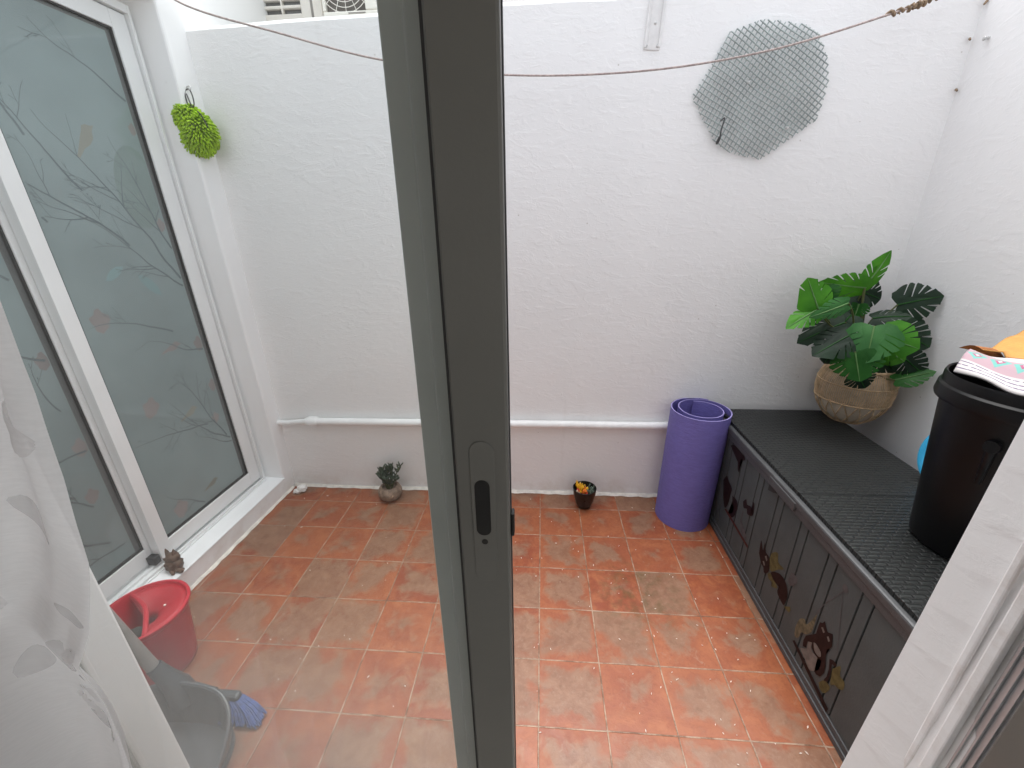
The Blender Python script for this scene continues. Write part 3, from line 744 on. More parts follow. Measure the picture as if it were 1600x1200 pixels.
# wire mesh patch
OUT = [[3.80, 10.19], [3.29, 10.03], [3.02, 9.55], [2.742, 9.069], [3.30, 8.25], [3.736, 8.056], [4.234, 7.975], [5.116, 8.62], [5.17, 9.2], [5.05, 9.62], [4.83, 9.97], [4.60, 10.09]]
def inside(x, z):
    r = False; n = len(OUT)
    for i in range(n):
        (x0, z0), (x1, z1) = OUT[i], OUT[i - 1]
        if (z0 > z) != (z1 > z) and x < (x1 - x0) * (z - z0) / (z1 - z0) + x0: r = not r
    return r
mp_ = thing('mesh_panel', 'cut piece of grey green plastic mesh fixed flat on the white wall', 'mesh', (4, BY, 9.1))
b = B()
def off(x, z): return BY - .03 - .03 * (1 + mnoise.noise(Vector((x * .9, z * .9, 2)))) - .035 * max(0, math.sin((x * .8 + z * 1.2) * 2.2))
for fam, ang in ((0, R(62)), (1, R(-31))):
    d = Vector((math.cos(ang), math.sin(ang))); nn = Vector((-d.y, d.x)); C = Vector((3.95, 9.1))
    for i in range(-26, 27):
        run = []
        for k in range(-90, 91):
            t = k * .022; q = C + nn * (i * .083) + d * t
            wv = .045 * mnoise.noise(Vector((q.x * 1.1, q.y * 1.1, 5 + fam * 3))) + .02 * math.sin(q.x * 2.3 + q.y * 1.9)
            q = q + nn * wv
            if inside(q.x, q.y): run.append((q.x, off(q.x, q.y) - fam * .013, q.y))
            else:
                if len(run) > 2: b.tube(run[::2] + [run[-1]], .0118, 5)
                run = []
        if len(run) > 2: b.tube(run[::2] + [run[-1]], .0118, 5)
b.link('mesh_grid', M['net'], mp_, smooth=True, angle=80)
b = B()
for (x, z) in ((3.75, 9.25), (4.75, 9.9), (4.6, 8.5)): b = B(); b.tube([(x, BY + .02, z), (x, off(x, z) - .03, z)], [.012, .012], 6); b.blob((x, off(x, z) - .03, z), (.03, .012, .03), 1); b.link('fixing_screw', M['steel'], mp_, smooth=True)
b = B(); b.tube(smooth_path([(3.30, BY - .2, 8.62), (3.36, BY - .23, 8.66), (3.33, BY - .22, 8.45), (3.34, BY - .2, 8.36), (3.32, BY - .18, 8.27), (3.29, BY - .19, 8.26), (3.31, BY - .2, 8.33), (3.35, BY - .22, 8.4)], 6), .014, 6)
b.link('wire_hook', M['wire'], mp_, smooth=True)

br = thing('wall_bracket', 'painted metal strip bracket screwed to the top of the back wall', 'bracket', (1.94, BY, 9.8))
b = B(); pl = lambda x, z, h: (x, BY - h, z)
b.prism([(1.795, 9.835), (2.082, 9.815), (2.125, 11.2), (1.875, 11.2)], -.02, .02, pl); b.link('plate', M['painted'], br, bevel=.006)
b = B()
for x in (1.815, 2.065): b.prism([(x - .02 + (z - 9.83) * .05, z) for z in (9.86, 11.2)] + [(x + .02 + (z - 9.83) * .05, z) for z in (11.2, 9.86)], .018, .05, pl)
b.link('flange', M['painted'], br, bevel=.005)
for (x, z) in ((1.84, 9.90), (2.04, 9.88), (1.97, 10.22), (1.95, 10.62), (1.88, 10.6)):
    B().blob((x, BY - .025, z), (.024, .014, .024), 2).link('screw', M['steel'], br, smooth=True)

for (p, q, lab) in (((7.46, BY - .02, 9.04), (7.43, BY - .09, 9.0), 'lowest rusty nail stub in the right hand corner of the walls'),
                    ((7.42, BY - .02, 9.79), (7.38, BY - .09, 9.75), 'rusty nail stub in the back wall beside the wall plug'),
                    ((7.48, BY - .06, 10.3), (7.43, BY - .08, 10.24), 'topmost rusty nail stub in the corner of the white walls')):
    o = B().tube([p, q], [.02, .014], 6).link('nail', M['twine'], smooth=True, base=p); tag(o, lab, 'nail', 'nail stubs in the corner')
b = B(); b.tube([(RX + .02, -.64, 9.70), (RX - .07, -.65, 9.69)], .022, 8); b.blob((RX - .08, -.65, 9.69), (.02, .035, .035), 2)
o = b.link('wall_screw', M['steel'], smooth=True, base=(RX, -.64, 9.7)); tag(o, 'round headed screw in the right wall near the corner', 'screw')

# ------------------------------------------------------------------ storage box
sb = thing('storage_box', 'long charcoal resin storage box with cat stickers on its front', 'box', (5.4, -3.7, 0))
X0 = 4.16; XB = 6.62; YA, YB_ = -.60, -6.9
B().box(X0 + .045, XB - .03, YB_ + .04, YA - .02, .02, 2.44).link('box_body', M['boxdark'], sb)
b = B()
b.box(X0 - .03, X0 + .045, YB_, YA, 2.40, 2.52); b.box(X0 - .02, X0 + .045, YB_, YA, 0.0, .20)
b.box(X0 - .045, X0 + .0, YB_, YA, .004, .10)
b.box(X0, XB, YA - .02, YA, .1, 2.5); b.box(X0, XB, YB_ - .02, YB_ + .03, .1, 2.5)
b.link('box_rail', M['boxtrim'], sb, bevel=.015)
# boards between pairs of grooves
g = sorted([v for k in range(-4, 7) for v in (-2.82 - .68 * k, -3.01 - .68 * k) if YB_ + .1 < v < YA - .1], reverse=True)
edges = [YA] + g + [YB_]
b = B()
for y1, y0 in zip(edges, edges[1:]): b.box(X0, X0 + .05, y0 + .012, y1 - .012, .20, 2.40)
b.link('front_board', M['box'], sb, bevel=.008)
b = B(); b.box(4.11, XB + .04, YB_ - .03, YA + .02, 2.52, 2.66)
lidb = b.link('lid', M['boxtrim'], sb, bevel=.03)
b = B()
b.box(4.19, XB - .02, -3.918, YA - .05, 2.655, 2.735); b.box(4.19, XB - .02, YB_ + .05, -3.938, 2.655, 2.737)
b.link('woven_top', M['wicker'], lidb, bevel=.008)
b = B(); b.box(4.095, 4.13, -4.02, -3.22, 2.44, 2.60); b.link('lid_handle', M['boxtrim'], lidb, bevel=.02)
b = B(); b.prism([(-3.24, 2.30), (-3.24, 2.44), (-3.55, 2.44), (-3.40, 2.36)], 0, .012, lambda y, z, h: (4.128 - h, y, z)); b.link('hand_grip', M['boxdark'], sb)
STK = {"catA": [[-5.101, 1.219], [-5.1, 1.297], [-5.145, 1.333], [-5.173, 1.409], [-5.218, 1.354], [-5.276, 1.312], [-5.36, 1.382], [-5.378, 1.29], [-5.412, 1.207], [-5.391, 1.121], [-5.353, 1.074], [-5.368, 0.988], [-5.426, 0.827], [-5.44, 0.684], [-5.403, 0.558], [-5.335, 0.498], [-5.288, 0.499], [-5.348, 0.617], [-5.35, 0.745], [-5.333, 0.802], [-5.261, 0.755], [-5.177, 0.747], [-5.113, 0.771], [-5.094, 0.857], [-5.013, 0.776], [-5.018, 0.642], [-4.953, 0.595], [-4.93, 0.693], [-4.947, 0.815], [-5.027, 0.94], [-5.104, 1.062], [-5.099, 1.136]], "barA": [[-4.738, 0.423], [-4.774, 0.486], [-5.696, 0.307], [-5.683, 0.213]], "tailA": [[-5.445, 0.99], [-5.493, 1.044], [-5.568, 1.061], [-5.566, 1.0], [-5.508, 0.974], [-5.538, 0.831], [-5.536, 0.664], [-5.477, 0.595], [-5.51, 0.762], [-5.476, 0.9]], "leafA1": [[-5.532, 0.915], [-5.628, 1.109], [-5.669, 0.975], [-5.758, 0.98], [-5.782, 0.86], [-5.711, 0.775], [-5.642, 0.746], [-5.588, 0.662], [-5.554, 0.8]], "leafA2": [[-5.416, 0.451], [-5.479, 0.59], [-5.577, 0.632], [-5.601, 0.573], [-5.549, 0.419], [-5.461, 0.379]], "leafA3": [[-4.703, 0.686], [-4.735, 0.913], [-4.83, 1.017], [-4.883, 0.971], [-4.948, 1.134], [-5.006, 1.339], [-5.018, 1.195], [-5.014, 0.972], [-4.929, 0.818], [-4.839, 0.746], [-4.824, 0.611], [-4.746, 0.537]], "paleA": [[-4.909, 0.491], [-5.033, 0.647], [-5.017, 0.767], [-5.081, 0.84], [-5.103, 0.757], [-5.172, 0.727], [-5.327, 0.78], [-5.339, 0.728], [-5.341, 0.62], [-5.279, 0.499], [-5.197, 0.407], [-5.065, 0.447]], "eyesA": [[[-5.154, 1.254], [-5.18, 1.292], [-5.235, 1.258], [-5.216, 1.218]], [[-5.289, 1.24], [-5.313, 1.277], [-5.358, 1.237], [-5.336, 1.195]], [[-5.118, 0.89], [-5.162, 0.921], [-5.274, 0.91], [-5.308, 0.849], [-5.26, 0.795], [-5.174, 0.8]]], "ropeA": [[-5.264, 2.088], [-5.28, 2.087], [-5.066, 1.598], [-4.995, 1.327], [-4.984, 1.324], [-5.054, 1.599]], "ropeA2": [[-5.274, 2.076], [-5.283, 2.086], [-5.518, 1.223], [-5.509, 1.211]], "blobA": [[-5.233, 2.171], [-5.262, 2.226], [-5.317, 2.216], [-5.348, 2.17], [-5.311, 2.106], [-5.259, 2.107]], "catB": [[-3.384, 0.977], [-3.352, 1.214], [-3.369, 1.25], [-3.476, 1.125], [-3.468, 1.319], [-3.562, 1.167], [-3.669, 1.169], [-3.732, 1.09], [-3.769, 0.927], [-3.712, 0.807], [-3.648, 0.772], [-3.603, 0.84], [-3.499, 0.86]], "bodyB": [[-3.823, 0.942], [-3.91, 1.051], [-4.065, 1.153], [-4.198, 1.157], [-4.301, 1.097], [-4.361, 0.952], [-4.339, 0.751], [-4.262, 0.741], [-4.142, 0.764], [-4.099, 0.835], [-4.135, 0.915], [-4.03, 0.9], [-3.931, 0.894]], "leafB": [[-3.702, 1.141], [-3.72, 1.297], [-3.865, 1.434], [-3.937, 1.294], [-4.108, 1.311], [-3.976, 1.167], [-3.847, 0.991], [-3.781, 0.979]], "tailB": [[-4.347, 0.731], [-4.472, 0.869], [-4.511, 0.837], [-4.493, 0.757], [-4.425, 0.734]], "blobB": [[-4.265, 1.248], [-4.293, 1.426], [-4.428, 1.457], [-4.468, 1.389], [-4.396, 1.238], [-4.31, 1.201]], "pawB": [[-3.761, 0.837], [-3.815, 0.924], [-4.023, 0.882], [-4.084, 0.85], [-3.927, 0.728], [-3.95, 0.814], [-3.812, 0.788]], "eyesB": [[[-3.57, 1.073], [-3.605, 1.123], [-3.66, 1.08], [-3.646, 1.026]], [[-3.547, 0.938], [-3.581, 0.972], [-3.637, 0.926], [-3.609, 0.887]]], "catC1": [[-2.064, 1.315], [-2.292, 1.335], [-2.341, 1.181], [-2.297, 0.951], [-2.145, 0.798], [-2.004, 0.8], [-2.175, 0.923], [-2.235, 1.098], [-2.131, 1.156]], "catC2": [[-2.5, 1.492], [-2.592, 1.614], [-2.661, 1.536], [-2.805, 1.596], [-2.862, 1.512], [-2.895, 1.539], [-2.816, 1.706], [-2.881, 1.73], [-2.928, 1.565], [-2.908, 1.454], [-2.742, 1.365], [-2.684, 1.449], [-2.568, 1.385]], "barC": [[-1.859, 0.802], [-1.933, 0.86], [-3.014, 0.8], [-3.004, 0.736]], "topC": [[-1.578, 2.475], [-1.75, 2.569], [-2.221, 2.558], [-2.19, 2.465], [-2.096, 2.46], [-2.08, 2.323], [-2.128, 2.148], [-2.043, 2.173], [-2.012, 2.308], [-1.896, 2.343]], "ringC": [[-2.549, 1.046], [-2.561, 1.287], [-2.604, 1.301], [-2.608, 1.095], [-2.88, 0.922], [-2.858, 0.807], [-2.628, 0.893]], "foliC": [[-1.562, 1.368], [-1.684, 1.563], [-1.795, 1.499], [-1.986, 1.438], [-1.977, 1.265], [-1.964, 1.029], [-1.872, 0.842], [-1.731, 0.967]]}
STK['topC'] = [[y, z - .2] for y, z in STK['topC']]
def decal(parent, keys, mat, name, lv, label=None):
    if len(keys) > 1 and not label:
        for k in keys: decal(parent, [k], mat, name, lv)
        return
    b = B()
    for k in keys:
        polys = STK[k] if k.startswith('eyes') else [STK[k]]
        for P in polys:
            Q = [Vector((y, z, 0)) for y, z in P]
            if 5 < len(Q) < 16: Q = smooth_path(Q + [Q[0]], 3)[:-1]
            f = b.bm.faces.new([b.v((X0 - .003 - .0016 * lv, q.x, q.y)) for q in Q])
    bmesh.ops.triangulate(b.bm, faces=b.bm.faces[:], ngon_method='EAR_CLIP')
    o = b.link(name, mat, parent, recalc=False)
    if label: o['label'] = label
    return o
d = decal(sb, ['catA'], M['stk_dark'], 'sticker', 3, 'brown sticker of a cat sitting on a swing among leaves')
decal(d, ['paleA'], M['stk_pale'], 'pale_print', 2); bpy.context.view_layer.update()
for e_ in STK['eyesA']: STK['one'] = e_; decal(d, ['one'], M['stk_pale'], 'eye_print', 5)
decal(d, ['barA', 'tailA'], M['stk_dark'], 'swing_print', 4); decal(d, ['leafA1', 'leafA2'], M['stk_olive'], 'leaf_print', 1)
decal(d, ['leafA3'], M['stk_khaki'], 'flower_print', 1); decal(d, ['ropeA', 'ropeA2', 'blobA'], M['stk_film'], 'rope_print', 1)
d = decal(sb, ['catB', 'bodyB'], M['stk_dark'], 'sticker', 3, 'brown sticker of a leaping cat with a leafy crest')

for e_ in STK['eyesB']: STK['one'] = e_; decal(d, ['one'], M['stk_pale'], 'eye_print', 5)
decal(d, ['leafB', 'tailB', 'pawB'], M['stk_olive'], 'leaf_print', 1); decal(d, ['blobB'], M['stk_film'], 'flower_print', 1)
d = decal(sb, ['catC1', 'catC2', 'topC', 'foliC'], M['stk_dark'], 'sticker', 3, 'dark sticker of two small cats on a red bar')
decal(d, ['barC'], M['stk_red'], 'bar_print', 4); decal(d, ['ringC'], M['stk_film'], 'ring_print', 2)

# ------------------------------------------------------------------ yoga mat roll
ym = thing('yoga_mat', 'rolled purple foam mat standing on end by the storage box', 'yoga mat', (3.55, -1.1, 0))
def spiral(t):
    """t in turns"""
    r = .655 - .055 * t if t < 1 else .60 - .135 * min(1, (t - 1) / .35) - .01 * (t - 1)
    a = 1.0 + t * 2 * math.pi
    return Vector((r * math.cos(a), r * math.sin(a)))
b = B(); be = B(); N = 150; TH = .026; cols = []
NZ = 14
for i in range(N + 1):
    t = 2.1 * i / N; p = spiral(t); nrm = p.normalized()
    col = []
    for k in range(NZ + 1):
        z = 2.86 * k / NZ; sc = 1 + .035 * (z / 2.86); ox = .10 * (z / 2.86); oy = .12 * (z / 2.86) ** 1
        wob = .006 * mnoise.noise(Vector((p.x * 3, p.y * 3, z * 1.2)))
        q0 = p * sc + nrm * wob
        col.append((Vector((3.55 + ox + q0.x, -1.1 + oy + q0.y, z + .002)), Vector((3.55 + ox + q0.x - nrm.x * TH, -1.1 + oy + q0.y - nrm.y * TH, z + .002))))
    cols.append(col)
vo = [[b.v(c[0]) for c in col] for col in cols]; vi = [[b.v(c[1]) for c in col] for col in cols]
for i in range(N):
    for k in range(NZ):
        b.bm.faces.new([vo[i][k], vo[i + 1][k], vo[i + 1][k + 1], vo[i][k + 1]]); b.bm.faces.new([vi[i][k + 1], vi[i + 1][k + 1], vi[i + 1][k], vi[i][k]])
for i in (0, N):
    for k in range(NZ): b.bm.faces.new([vo[i][k], vo[i][k + 1], vi[i][k + 1], vi[i][k]] if i == 0 else [vi[i][k], vi[i][k + 1], vo[i][k + 1], vo[i][k]])
b.link('mat_sheet', M['mat'], ym, smooth=True, recalc=False, angle=60)
for i in range(N):
    a, c = cols[i], cols[i + 1]; up = Vector((0, 0, .004))
    be.face([a[NZ][0] + up, c[NZ][0] + up, c[NZ][1] + up, a[NZ][1] + up])
be.link('mat_edge', M['matedge'], ym, recalc=False)

# ------------------------------------------------------------------ small flower pot and succulent
fpot = thing('flower_pot', 'small black pot of orange and yellow flowers by the wall', 'flower pot', (1.13, -.86, 0))
b = B(); b.lathe([(0, .005), (.15, .005), (.175, .02), (.225, .16), (.275, .36), (.295, .50), (.30, .56), (.285, .565), (.275, .50), (.25, .36), (0, .36)], (1.13, -.86, 0), 36)
b.link('pot', M['potblk'], fpot, smooth=True)
rng = random.Random(9)
def petals(n, mat, name, sx, sy, zr, lr, parent, cx, cy, zb=.36):
    b = B()
    for i in range(n):
        x, y = cx + rng.uniform(*sx), cy + rng.uniform(*sy); z0 = zb; z1 = rng.uniform(*zr)
        tip = Vector((x + rng.uniform(-.07, .07), y + rng.uniform(-.07, .05), z1)); w = rng.uniform(*lr)
        p0 = Vector((x, y, z0)); mid = p0.lerp(tip, .6) + Vector((rng.uniform(-.02, .02), rng.uniform(-.02, .02), 0))
        b.tube([p0, mid, p0.lerp(tip, .85), tip], [w * .35, w * .8, w, w * .25], 5)
    b.link(name, mat, parent, smooth=True)
petals(11, M['petaly'], 'yellow_flowers', (-.16, .06), (-.1, .14), (.55, .80), (.03, .05), fpot, 1.13, -.86)
petals(9, M['petalo'], 'orange_flowers', (-.18, .08), (-.18, .05), (.50, .66), (.03, .055), fpot, 1.13, -.86)
petals(7, M['petalr'], 'red_flowers', (-.2, .05), (-.2, .0), (.48, .60), (.03, .05), fpot, 1.13, -.86)
petals(8, M['palepetal'], 'pale_flowers', (-.22, .02), (-.2, .1), (.48, .68), (.02, .03), fpot, 1.13, -.86)
petals(22, M['greyleaf'], 'succulent_leaves', (.02, .23), (-.2, .16), (.46, .66), (.02, .035), fpot, 1.13, -.86)
jp = thing('succulent_pot', 'small jade plant in a round mottled clay pot against the wall', 'potted plant', (-4.03, -.78, 0))
b = B(); b.lathe([(0, .005), (.16, .005), (.25, .06), (.31, .17), (.315, .26), (.27, .36), (.22, .41), (.20, .405), (.19, .33), (0, .33)], (-4.03, -.78, 0), 32)
b.link('pot', M['potclay'], jp, smooth=True)
b = B(); b.tube([(-3.91 + .05 * math.cos(a), -1.055 + .008, .27 + .05 * math.sin(a)) for a in [math.pi + i * .35 for i in range(10)]], .016, 6); b.link('pot_mark', M['palepetal'], jp, smooth=True)
b = B(); bl_ = B()
for i in range(13):
    a = i * 2.4; sp3 = .12 + .24 * ((i * .37) % 1); top = Vector((-4.03 + sp3 * math.cos(a), -.78 + .7 * sp3 * math.sin(a), .66 + .34 * ((i * .61) % 1)))
    bs = Vector((-4.03 + .07 * math.cos(a), -.78 + .07 * math.sin(a), .33)); path = smooth_path([bs, bs.lerp(top, .5) + Vector((0, 0, .06)), top], 4)
    b.tube(path, .016, 5)
    for k, q in enumerate(path[3:]):
        for s in range(4):
            d = Vector((math.cos(a + s * 1.57 + k), .8 * math.sin(a + s * 1.57 + k), .75)).normalized(); ln = rng.uniform(.085, .14)
            if rng.random() < .62: bl_.tube([q, q + d * ln * .4, q + d * ln * .8, q + d * ln + Vector((0, 0, .015))], [.009, .021, .019, .006], 5)
b.link('stems', M['stem'], jp, smooth=True); bl_.link('leaves', M['jade'], jp, smooth=True)

o = B().blob((-6.62, -.62, .10), (.14, .12, .10), 3, .5, 2.2, 4).blob((-6.72, -.70, .06), (.10, .07, .06), 3, .5, 2.4, 8).link('plaster_lump', M['tissue'], smooth=True, base=(-6.65, -.65, 0), angle=60)
tag(o, 'small white crumbled lump in the back left corner of the floor', 'lump')

# ------------------------------------------------------------------ basket and monstera
bc = (6.76, -1.03, 2.737)
bk = thing('rattan_basket', 'round woven rattan basket holding the monstera in the corner', 'basket', bc)
prof = [(.30, .0), (.46, .12), (.60, .34), (.68, .60), (.69, .82), (.64, 1.06), (.55, 1.22)]
def prad(t):
    x = t * (len(prof) - 1); i = min(int(x), len(prof) - 2); f = x - i
    P = [Vector((*q, 0)) for q in prof]; P = [2 * P[0] - P[1]] + P + [2 * P[-1] - P[-2]]; a, b_, c, d = P[i:i + 4]
    v = .5 * ((2 * b_) + (c - a) * f + (2 * a - 5 * b_ + 4 * c - d) * f * f + (3 * b_ - a - 3 * c + d) * f ** 3); return v.x, v.y
def bp(t, a, k=1.0):
    r, z = prad(t); return Vector((bc[0] + r * k * math.cos(a), bc[1] + r * k * math.sin(a), bc[2] + z))
b = B()
for i in range(118):
    a = 2 * math.pi * i / 118 + rng.uniform(-.008, .008); b.tube([bp(t, a + .1 * (t - .4)) for t in [.44, .55, .66, .77, .88, 1.0]], .0085, 4)
b.link('cane_ribs', M['rattan'], bk, smooth=True, angle=80)
b = B()
for t, r in ((1.0, .028), (.44, .016), (.72, .012), (.02, .024)): b.tube([bp(t, 2 * math.pi * i / 48, 1.012) for i in range(48)], r, 6, closed=True)
for i in range(16):
    a = 2 * math.pi * i / 16
    for s in (1, -1): b.tube([bp(t, a + s * t * .85, 1.012) for t in [.02, .12, .22, .33, .46]], .014, 5)
b.link('cane_hoops', M['rattan'], bk, smooth=True, angle=80)
b = B(); b.lathe([(0, .012), (.30, .012)] + [(prad(t)[0] * .955, prad(t)[1]) for t in [.08, .2, .33, .5, .66, .8, .93]] + [(.50, 1.02), (0, .98)], bc, 40)
b.link('lining', M['liner'], bk, smooth=True)

mo = thing('monstera_plant', 'artificial monstera plant with split dark and bright green leaves', 'plant', (6.74, -1.02, 3.7))
LEAVES = [[6.389, -1.0, 5.642, 6.761, -1.0, 6.291, 0.429, 0.75, 1], [6.402, -1.0, 5.595, 5.361, -1.35, 5.695, 0.516, -0.95, 1], [5.285, -1.5, 5.277, 5.048, -1.4, 5.838, 0.669, 0.15, 1], [6.477, -0.85, 5.477, 5.934, -0.8, 5.292, 0.901, 0.1, 0], [6.456, -0.9, 5.485, 6.881, -0.9, 5.339, 0.689, 0.2, 0], [6.92, -1.25, 5.29, 7.40, -1.6, 5.53, 0.76, 0.15, 0], [6.503, -1.3, 5.032, 6.964, -1.6, 5.173, 0.423, -0.35, 0], [6.15, -1.85, 5.0, 5.93, -2.2, 4.42, 0.92, 0.1, 2], [6.358, -1.8, 4.805, 6.773, -2.2, 4.675, 0.81, 0.2, 1], [6.853, -1.5, 4.856, 7.319, -1.8, 4.591, 0.766, 0.1, 0], [5.278, -1.5, 5.246, 4.675, -1.7, 4.947, 0.459, 0.2, 1], [5.832, -1.5, 5.368, 5.048, -1.8, 5.17, 0.366, -0.5, 2], [5.929, -1.4, 4.973, 5.08, -1.5, 4.624, 0.69, 0.1, 0], [5.909, -1.7, 4.809, 5.169, -1.9, 4.482, 0.715, 0.1, 0], [5.841, -2.0, 4.532, 5.89, -2.25, 4.051, 0.819, 0.1, 3], [6.93, -1.75, 3.90, 7.39, -1.98, 4.2, 0.439, -0.4, 3], [6.95, -1.72, 4.37, 7.38, -1.85, 4.02, 0.558, 0.3, 0], [6.657, -1.5, 4.369, 7.053, -1.6, 4.004, 0.543, 0.1, 0], [6.079, -1.9, 4.069, 6.228, -2.0, 3.811, 0.511, 0.2, 0], [6.153, -1.2, 5.074, 5.842, -1.3, 4.738, 0.653, 0.1, 0], [5.503, -1.2, 5.362, 5.084, -1.2, 5.268, 0.502, 0.1, 0], [6.352, -1.05, 5.27, 6.289, -1.1, 4.988, 0.402, 0.4, 3], [6.287, -1.6, 4.689, 5.949, -1.8, 4.359, 0.725, 0.1, 3], [6.556, -1.7, 4.526, 6.867, -1.9, 4.335, 0.571, 0.1, 1], [5.747, -1.6, 4.492, 5.543, -1.7, 4.225, 0.502, 0.1, 0], [5.509, -1.2, 5.581, 5.697, -1.25, 5.308, 0.508, 0.2, 2]]
CAM = Vector((-.0312, -9.8126, 6.877))
def leaf(base, tip, W, roll, shade, idx):
    base, tip = Vector(base), Vector(tip); ax = tip - base; Ln = ax.length; ax.normalize()
    view = (CAM - (base + tip) / 2).normalized() + Vector((0, -.1, .45))
    nrm = (view - ax * view.dot(ax)).normalized()
    nrm = Matrix.Rotation(roll, 3, ax) @ nrm
    side = ax.cross(nrm).normalized(); rg = random.Random(idx * 13 + 1)
    hw = W * .5
    def width(t):
        return hw * (math.sin(math.pi * min(1, max(0, t)) ** .62) ** .75) if 0 < t < 1 else 0
    def place(t, s):
        """t along midrib, s signed half width coordinate"""
        sag = -.16 * Ln * (t ** 2) + .03 * Ln * math.sin(t * 5 + idx)
        cup = -.55 * (abs(s) ** 2) / max(hw, .01) * .55 + .12 * abs(s)
        return base + ax * (t * Ln) + side * s + nrm * (sag * .6 + cup)
    b = B()
    slits = [(.30, .16), (.47, .29), (.63, .44), (.79, .60)]
    for sg in (-1, 1):
        out = []; mid = [(t, 0.0) for t in (1, .85, .7, .55, .4, .25, .1, 0)]
        t = 0.0; sl = [(a + rg.uniform(-.02, .02), c + rg.uniform(-.02, .02)) for a, c in slits if rg.random() < (.62 if shade == 1 else .9)]
        ts = [-.06, -.09, -.06, .02, .08, .15, .21]
        out = [(-.05, hw * .18), (-.10, hw * .42), (-.07, hw * .68), (.03, width(.10) * 1.0), (.12, width(.16)), (.18, width(.21))]
        for k, (a, c) in enumerate(sl):
            w0 = width(a); w1 = width(a + .045)
            depth = rg.uniform(.25, .5)
            out += [(a - .02, w0 * 1.0), (a + .012, w0 * .96), (c + .03, hw * depth), (c + .043, hw * depth * .98), (a + .045, w1 * .97), (a + .075, w1 * 1.02)]
            nx = sl[k + 1][0] if k + 1 < len(sl) else .97
            out += [(a + .075 + (nx - a - .075) * q_, width(a + .075 + (nx - a - .075) * q_) * 1.03) for q_ in (.3, .65)]
        out += [(.97, width(.97) * .9)]
        poly = out + mid
        f = b.bm.faces.new([b.v((t, s * sg, 0)) for t, s in poly])
        if sg < 0: f.normal_flip()
    bmesh.ops.remove_doubles(b.bm, verts=b.bm.verts[:], dist=1e-5)
    bmesh.ops.triangulate(b.bm, faces=b.bm.faces[:], ngon_method='EAR_CLIP')
    bmesh.ops.subdivide_edges(b.bm, edges=[e for e in b.bm.edges if e.calc_length() > .12], cuts=1, use_grid_fill=False)
    bmesh.ops.triangulate(b.bm, faces=b.bm.faces[:])
    for v in b.bm.verts: v.co = place(v.co.x, v.co.y)
    lo = b.link('leaf', M['leaf%d' % shade], mo, smooth=True, recalc=False, angle=180)
    r = B(); r.tube([place(t, 0) + nrm * .006 for t in (0, .2, .4, .6, .8, .97)], [.016, .014, .012, .010, .007, .003], 5); r.link('midrib', M['rib'] if shade else M['leaf3'], lo, smooth=True)
    return base, ax
sroot = Vector((6.62, -1.1, 3.72))
b = B()
for i, l in enumerate(LEAVES):
    base, ax = leaf(l[0:3], l[3:6], l[6], l[7], l[8], i)
    a = i * 2.1; rt = sroot + Vector((.15 * math.cos(a), .15 * math.sin(a), 0))
    hub = rt + Vector((-.18, -.1, .55)) if base.z > 4.4 else rt + Vector((0, 0, .25))
    b.tube(smooth_path([rt, hub.lerp(base, .25) + Vector((0, .05, .08)), base.lerp(hub, .25) - ax * .06, base], 6), .017, 6)
b.link('leaf_stalks', M['stem'], mo, smooth=True)

# ------------------------------------------------------------------ bin with cloths, blue basin
bx, by, bz = 5.72, -5.02, 2.737
bn = thing('black_bin', 'tall round black plastic bin standing open on the storage box', 'bin', (bx, by, bz))
b = B(); H = 2.36; rt, rb = .85, .58
b.lathe([(0, .0), (rb - .05, .0), (rb, .05), (lerp(rb, rt, .86) * .955, H * .86), (rt * .985, H * .86 + .01), (rt * 1.0, H * .86 + .05), (rt * .985, H * .935), (rt * .955, H * .945), (rt * .955, H * .985), (rt * .94, H), (rt * .915, H * .995), (rt * .90, H * .94), (rb * .9, .1), (0, .1)], (bx, by, bz), 64)
b.link('bin_body', M['binp'], bn, smooth=True, angle=35)
b = B(); q = Vector((bx - .64, by - .36, bz + 1.72)); d = Vector((-.87, -.5, .1)).normalized()
b.tube([q - d * .05, q + d * .08], [.085, .07], 16); b.tube([q + d * .03, q + Vector((.03, .02, -.5))], [.05, .03], 10); b.link('bin_lug', M['binp'], bn, smooth=True)

def cloth(name, P, nu, nv, fn, mat, label, cat, thick=.012):
    """P: function(u,v)->point; a soft sheet with uv"""
    b = B(); uvl = b.bm.loops.layers.uv.new('UVMap'); g = [[b.v(fn(i / nu, j / nv)) for i in range(nu + 1)] for j in range(nv + 1)]
    for j in range(nv):
        for i in range(nu):
            f = b.bm.faces.new([g[j][i], g[j][i + 1], g[j + 1][i + 1], g[j + 1][i]])
            for lp_, (a, c) in zip(f.loops, ((i, j), (i + 1, j), (i + 1, j + 1), (i, j + 1))): lp_[uvl].uv = (a / nu, c / nv)
    o = b.link(name, mat, smooth=True, recalc=False, base=P, angle=180)
    so = o.modifiers.new('Solidify', 'SOLIDIFY'); so.thickness = thick * T; so.offset = 0
    if label: tag(o, label, cat)
    return o
zr = bz + H
def pouch(u, v):
    a = Vector((5.10, -4.62, zr - .02)); c = Vector((5.42, -5.72, zr - .06)); e = Vector((5.62, -4.20, zr + .12)); f = Vector((6.35, -5.45, zr + .10))
    p = a.lerp(c, u).lerp(e.lerp(f, u), v); n_ = mnoise.noise(Vector((u * 3, v * 3, 1)))
    return p + Vector((0, 0, .10 * math.sin(math.pi * v) * (1 - .3 * u) + .05 * n_ + .03 * math.sin(u * 9 + v * 4)))
cloth('cloth_pouch', (5.6, -5.0, zr), 30, 16, pouch, M['pouch'], 'white cloth pouch printed with pink and teal diamonds on the black bin', 'pouch', .03)
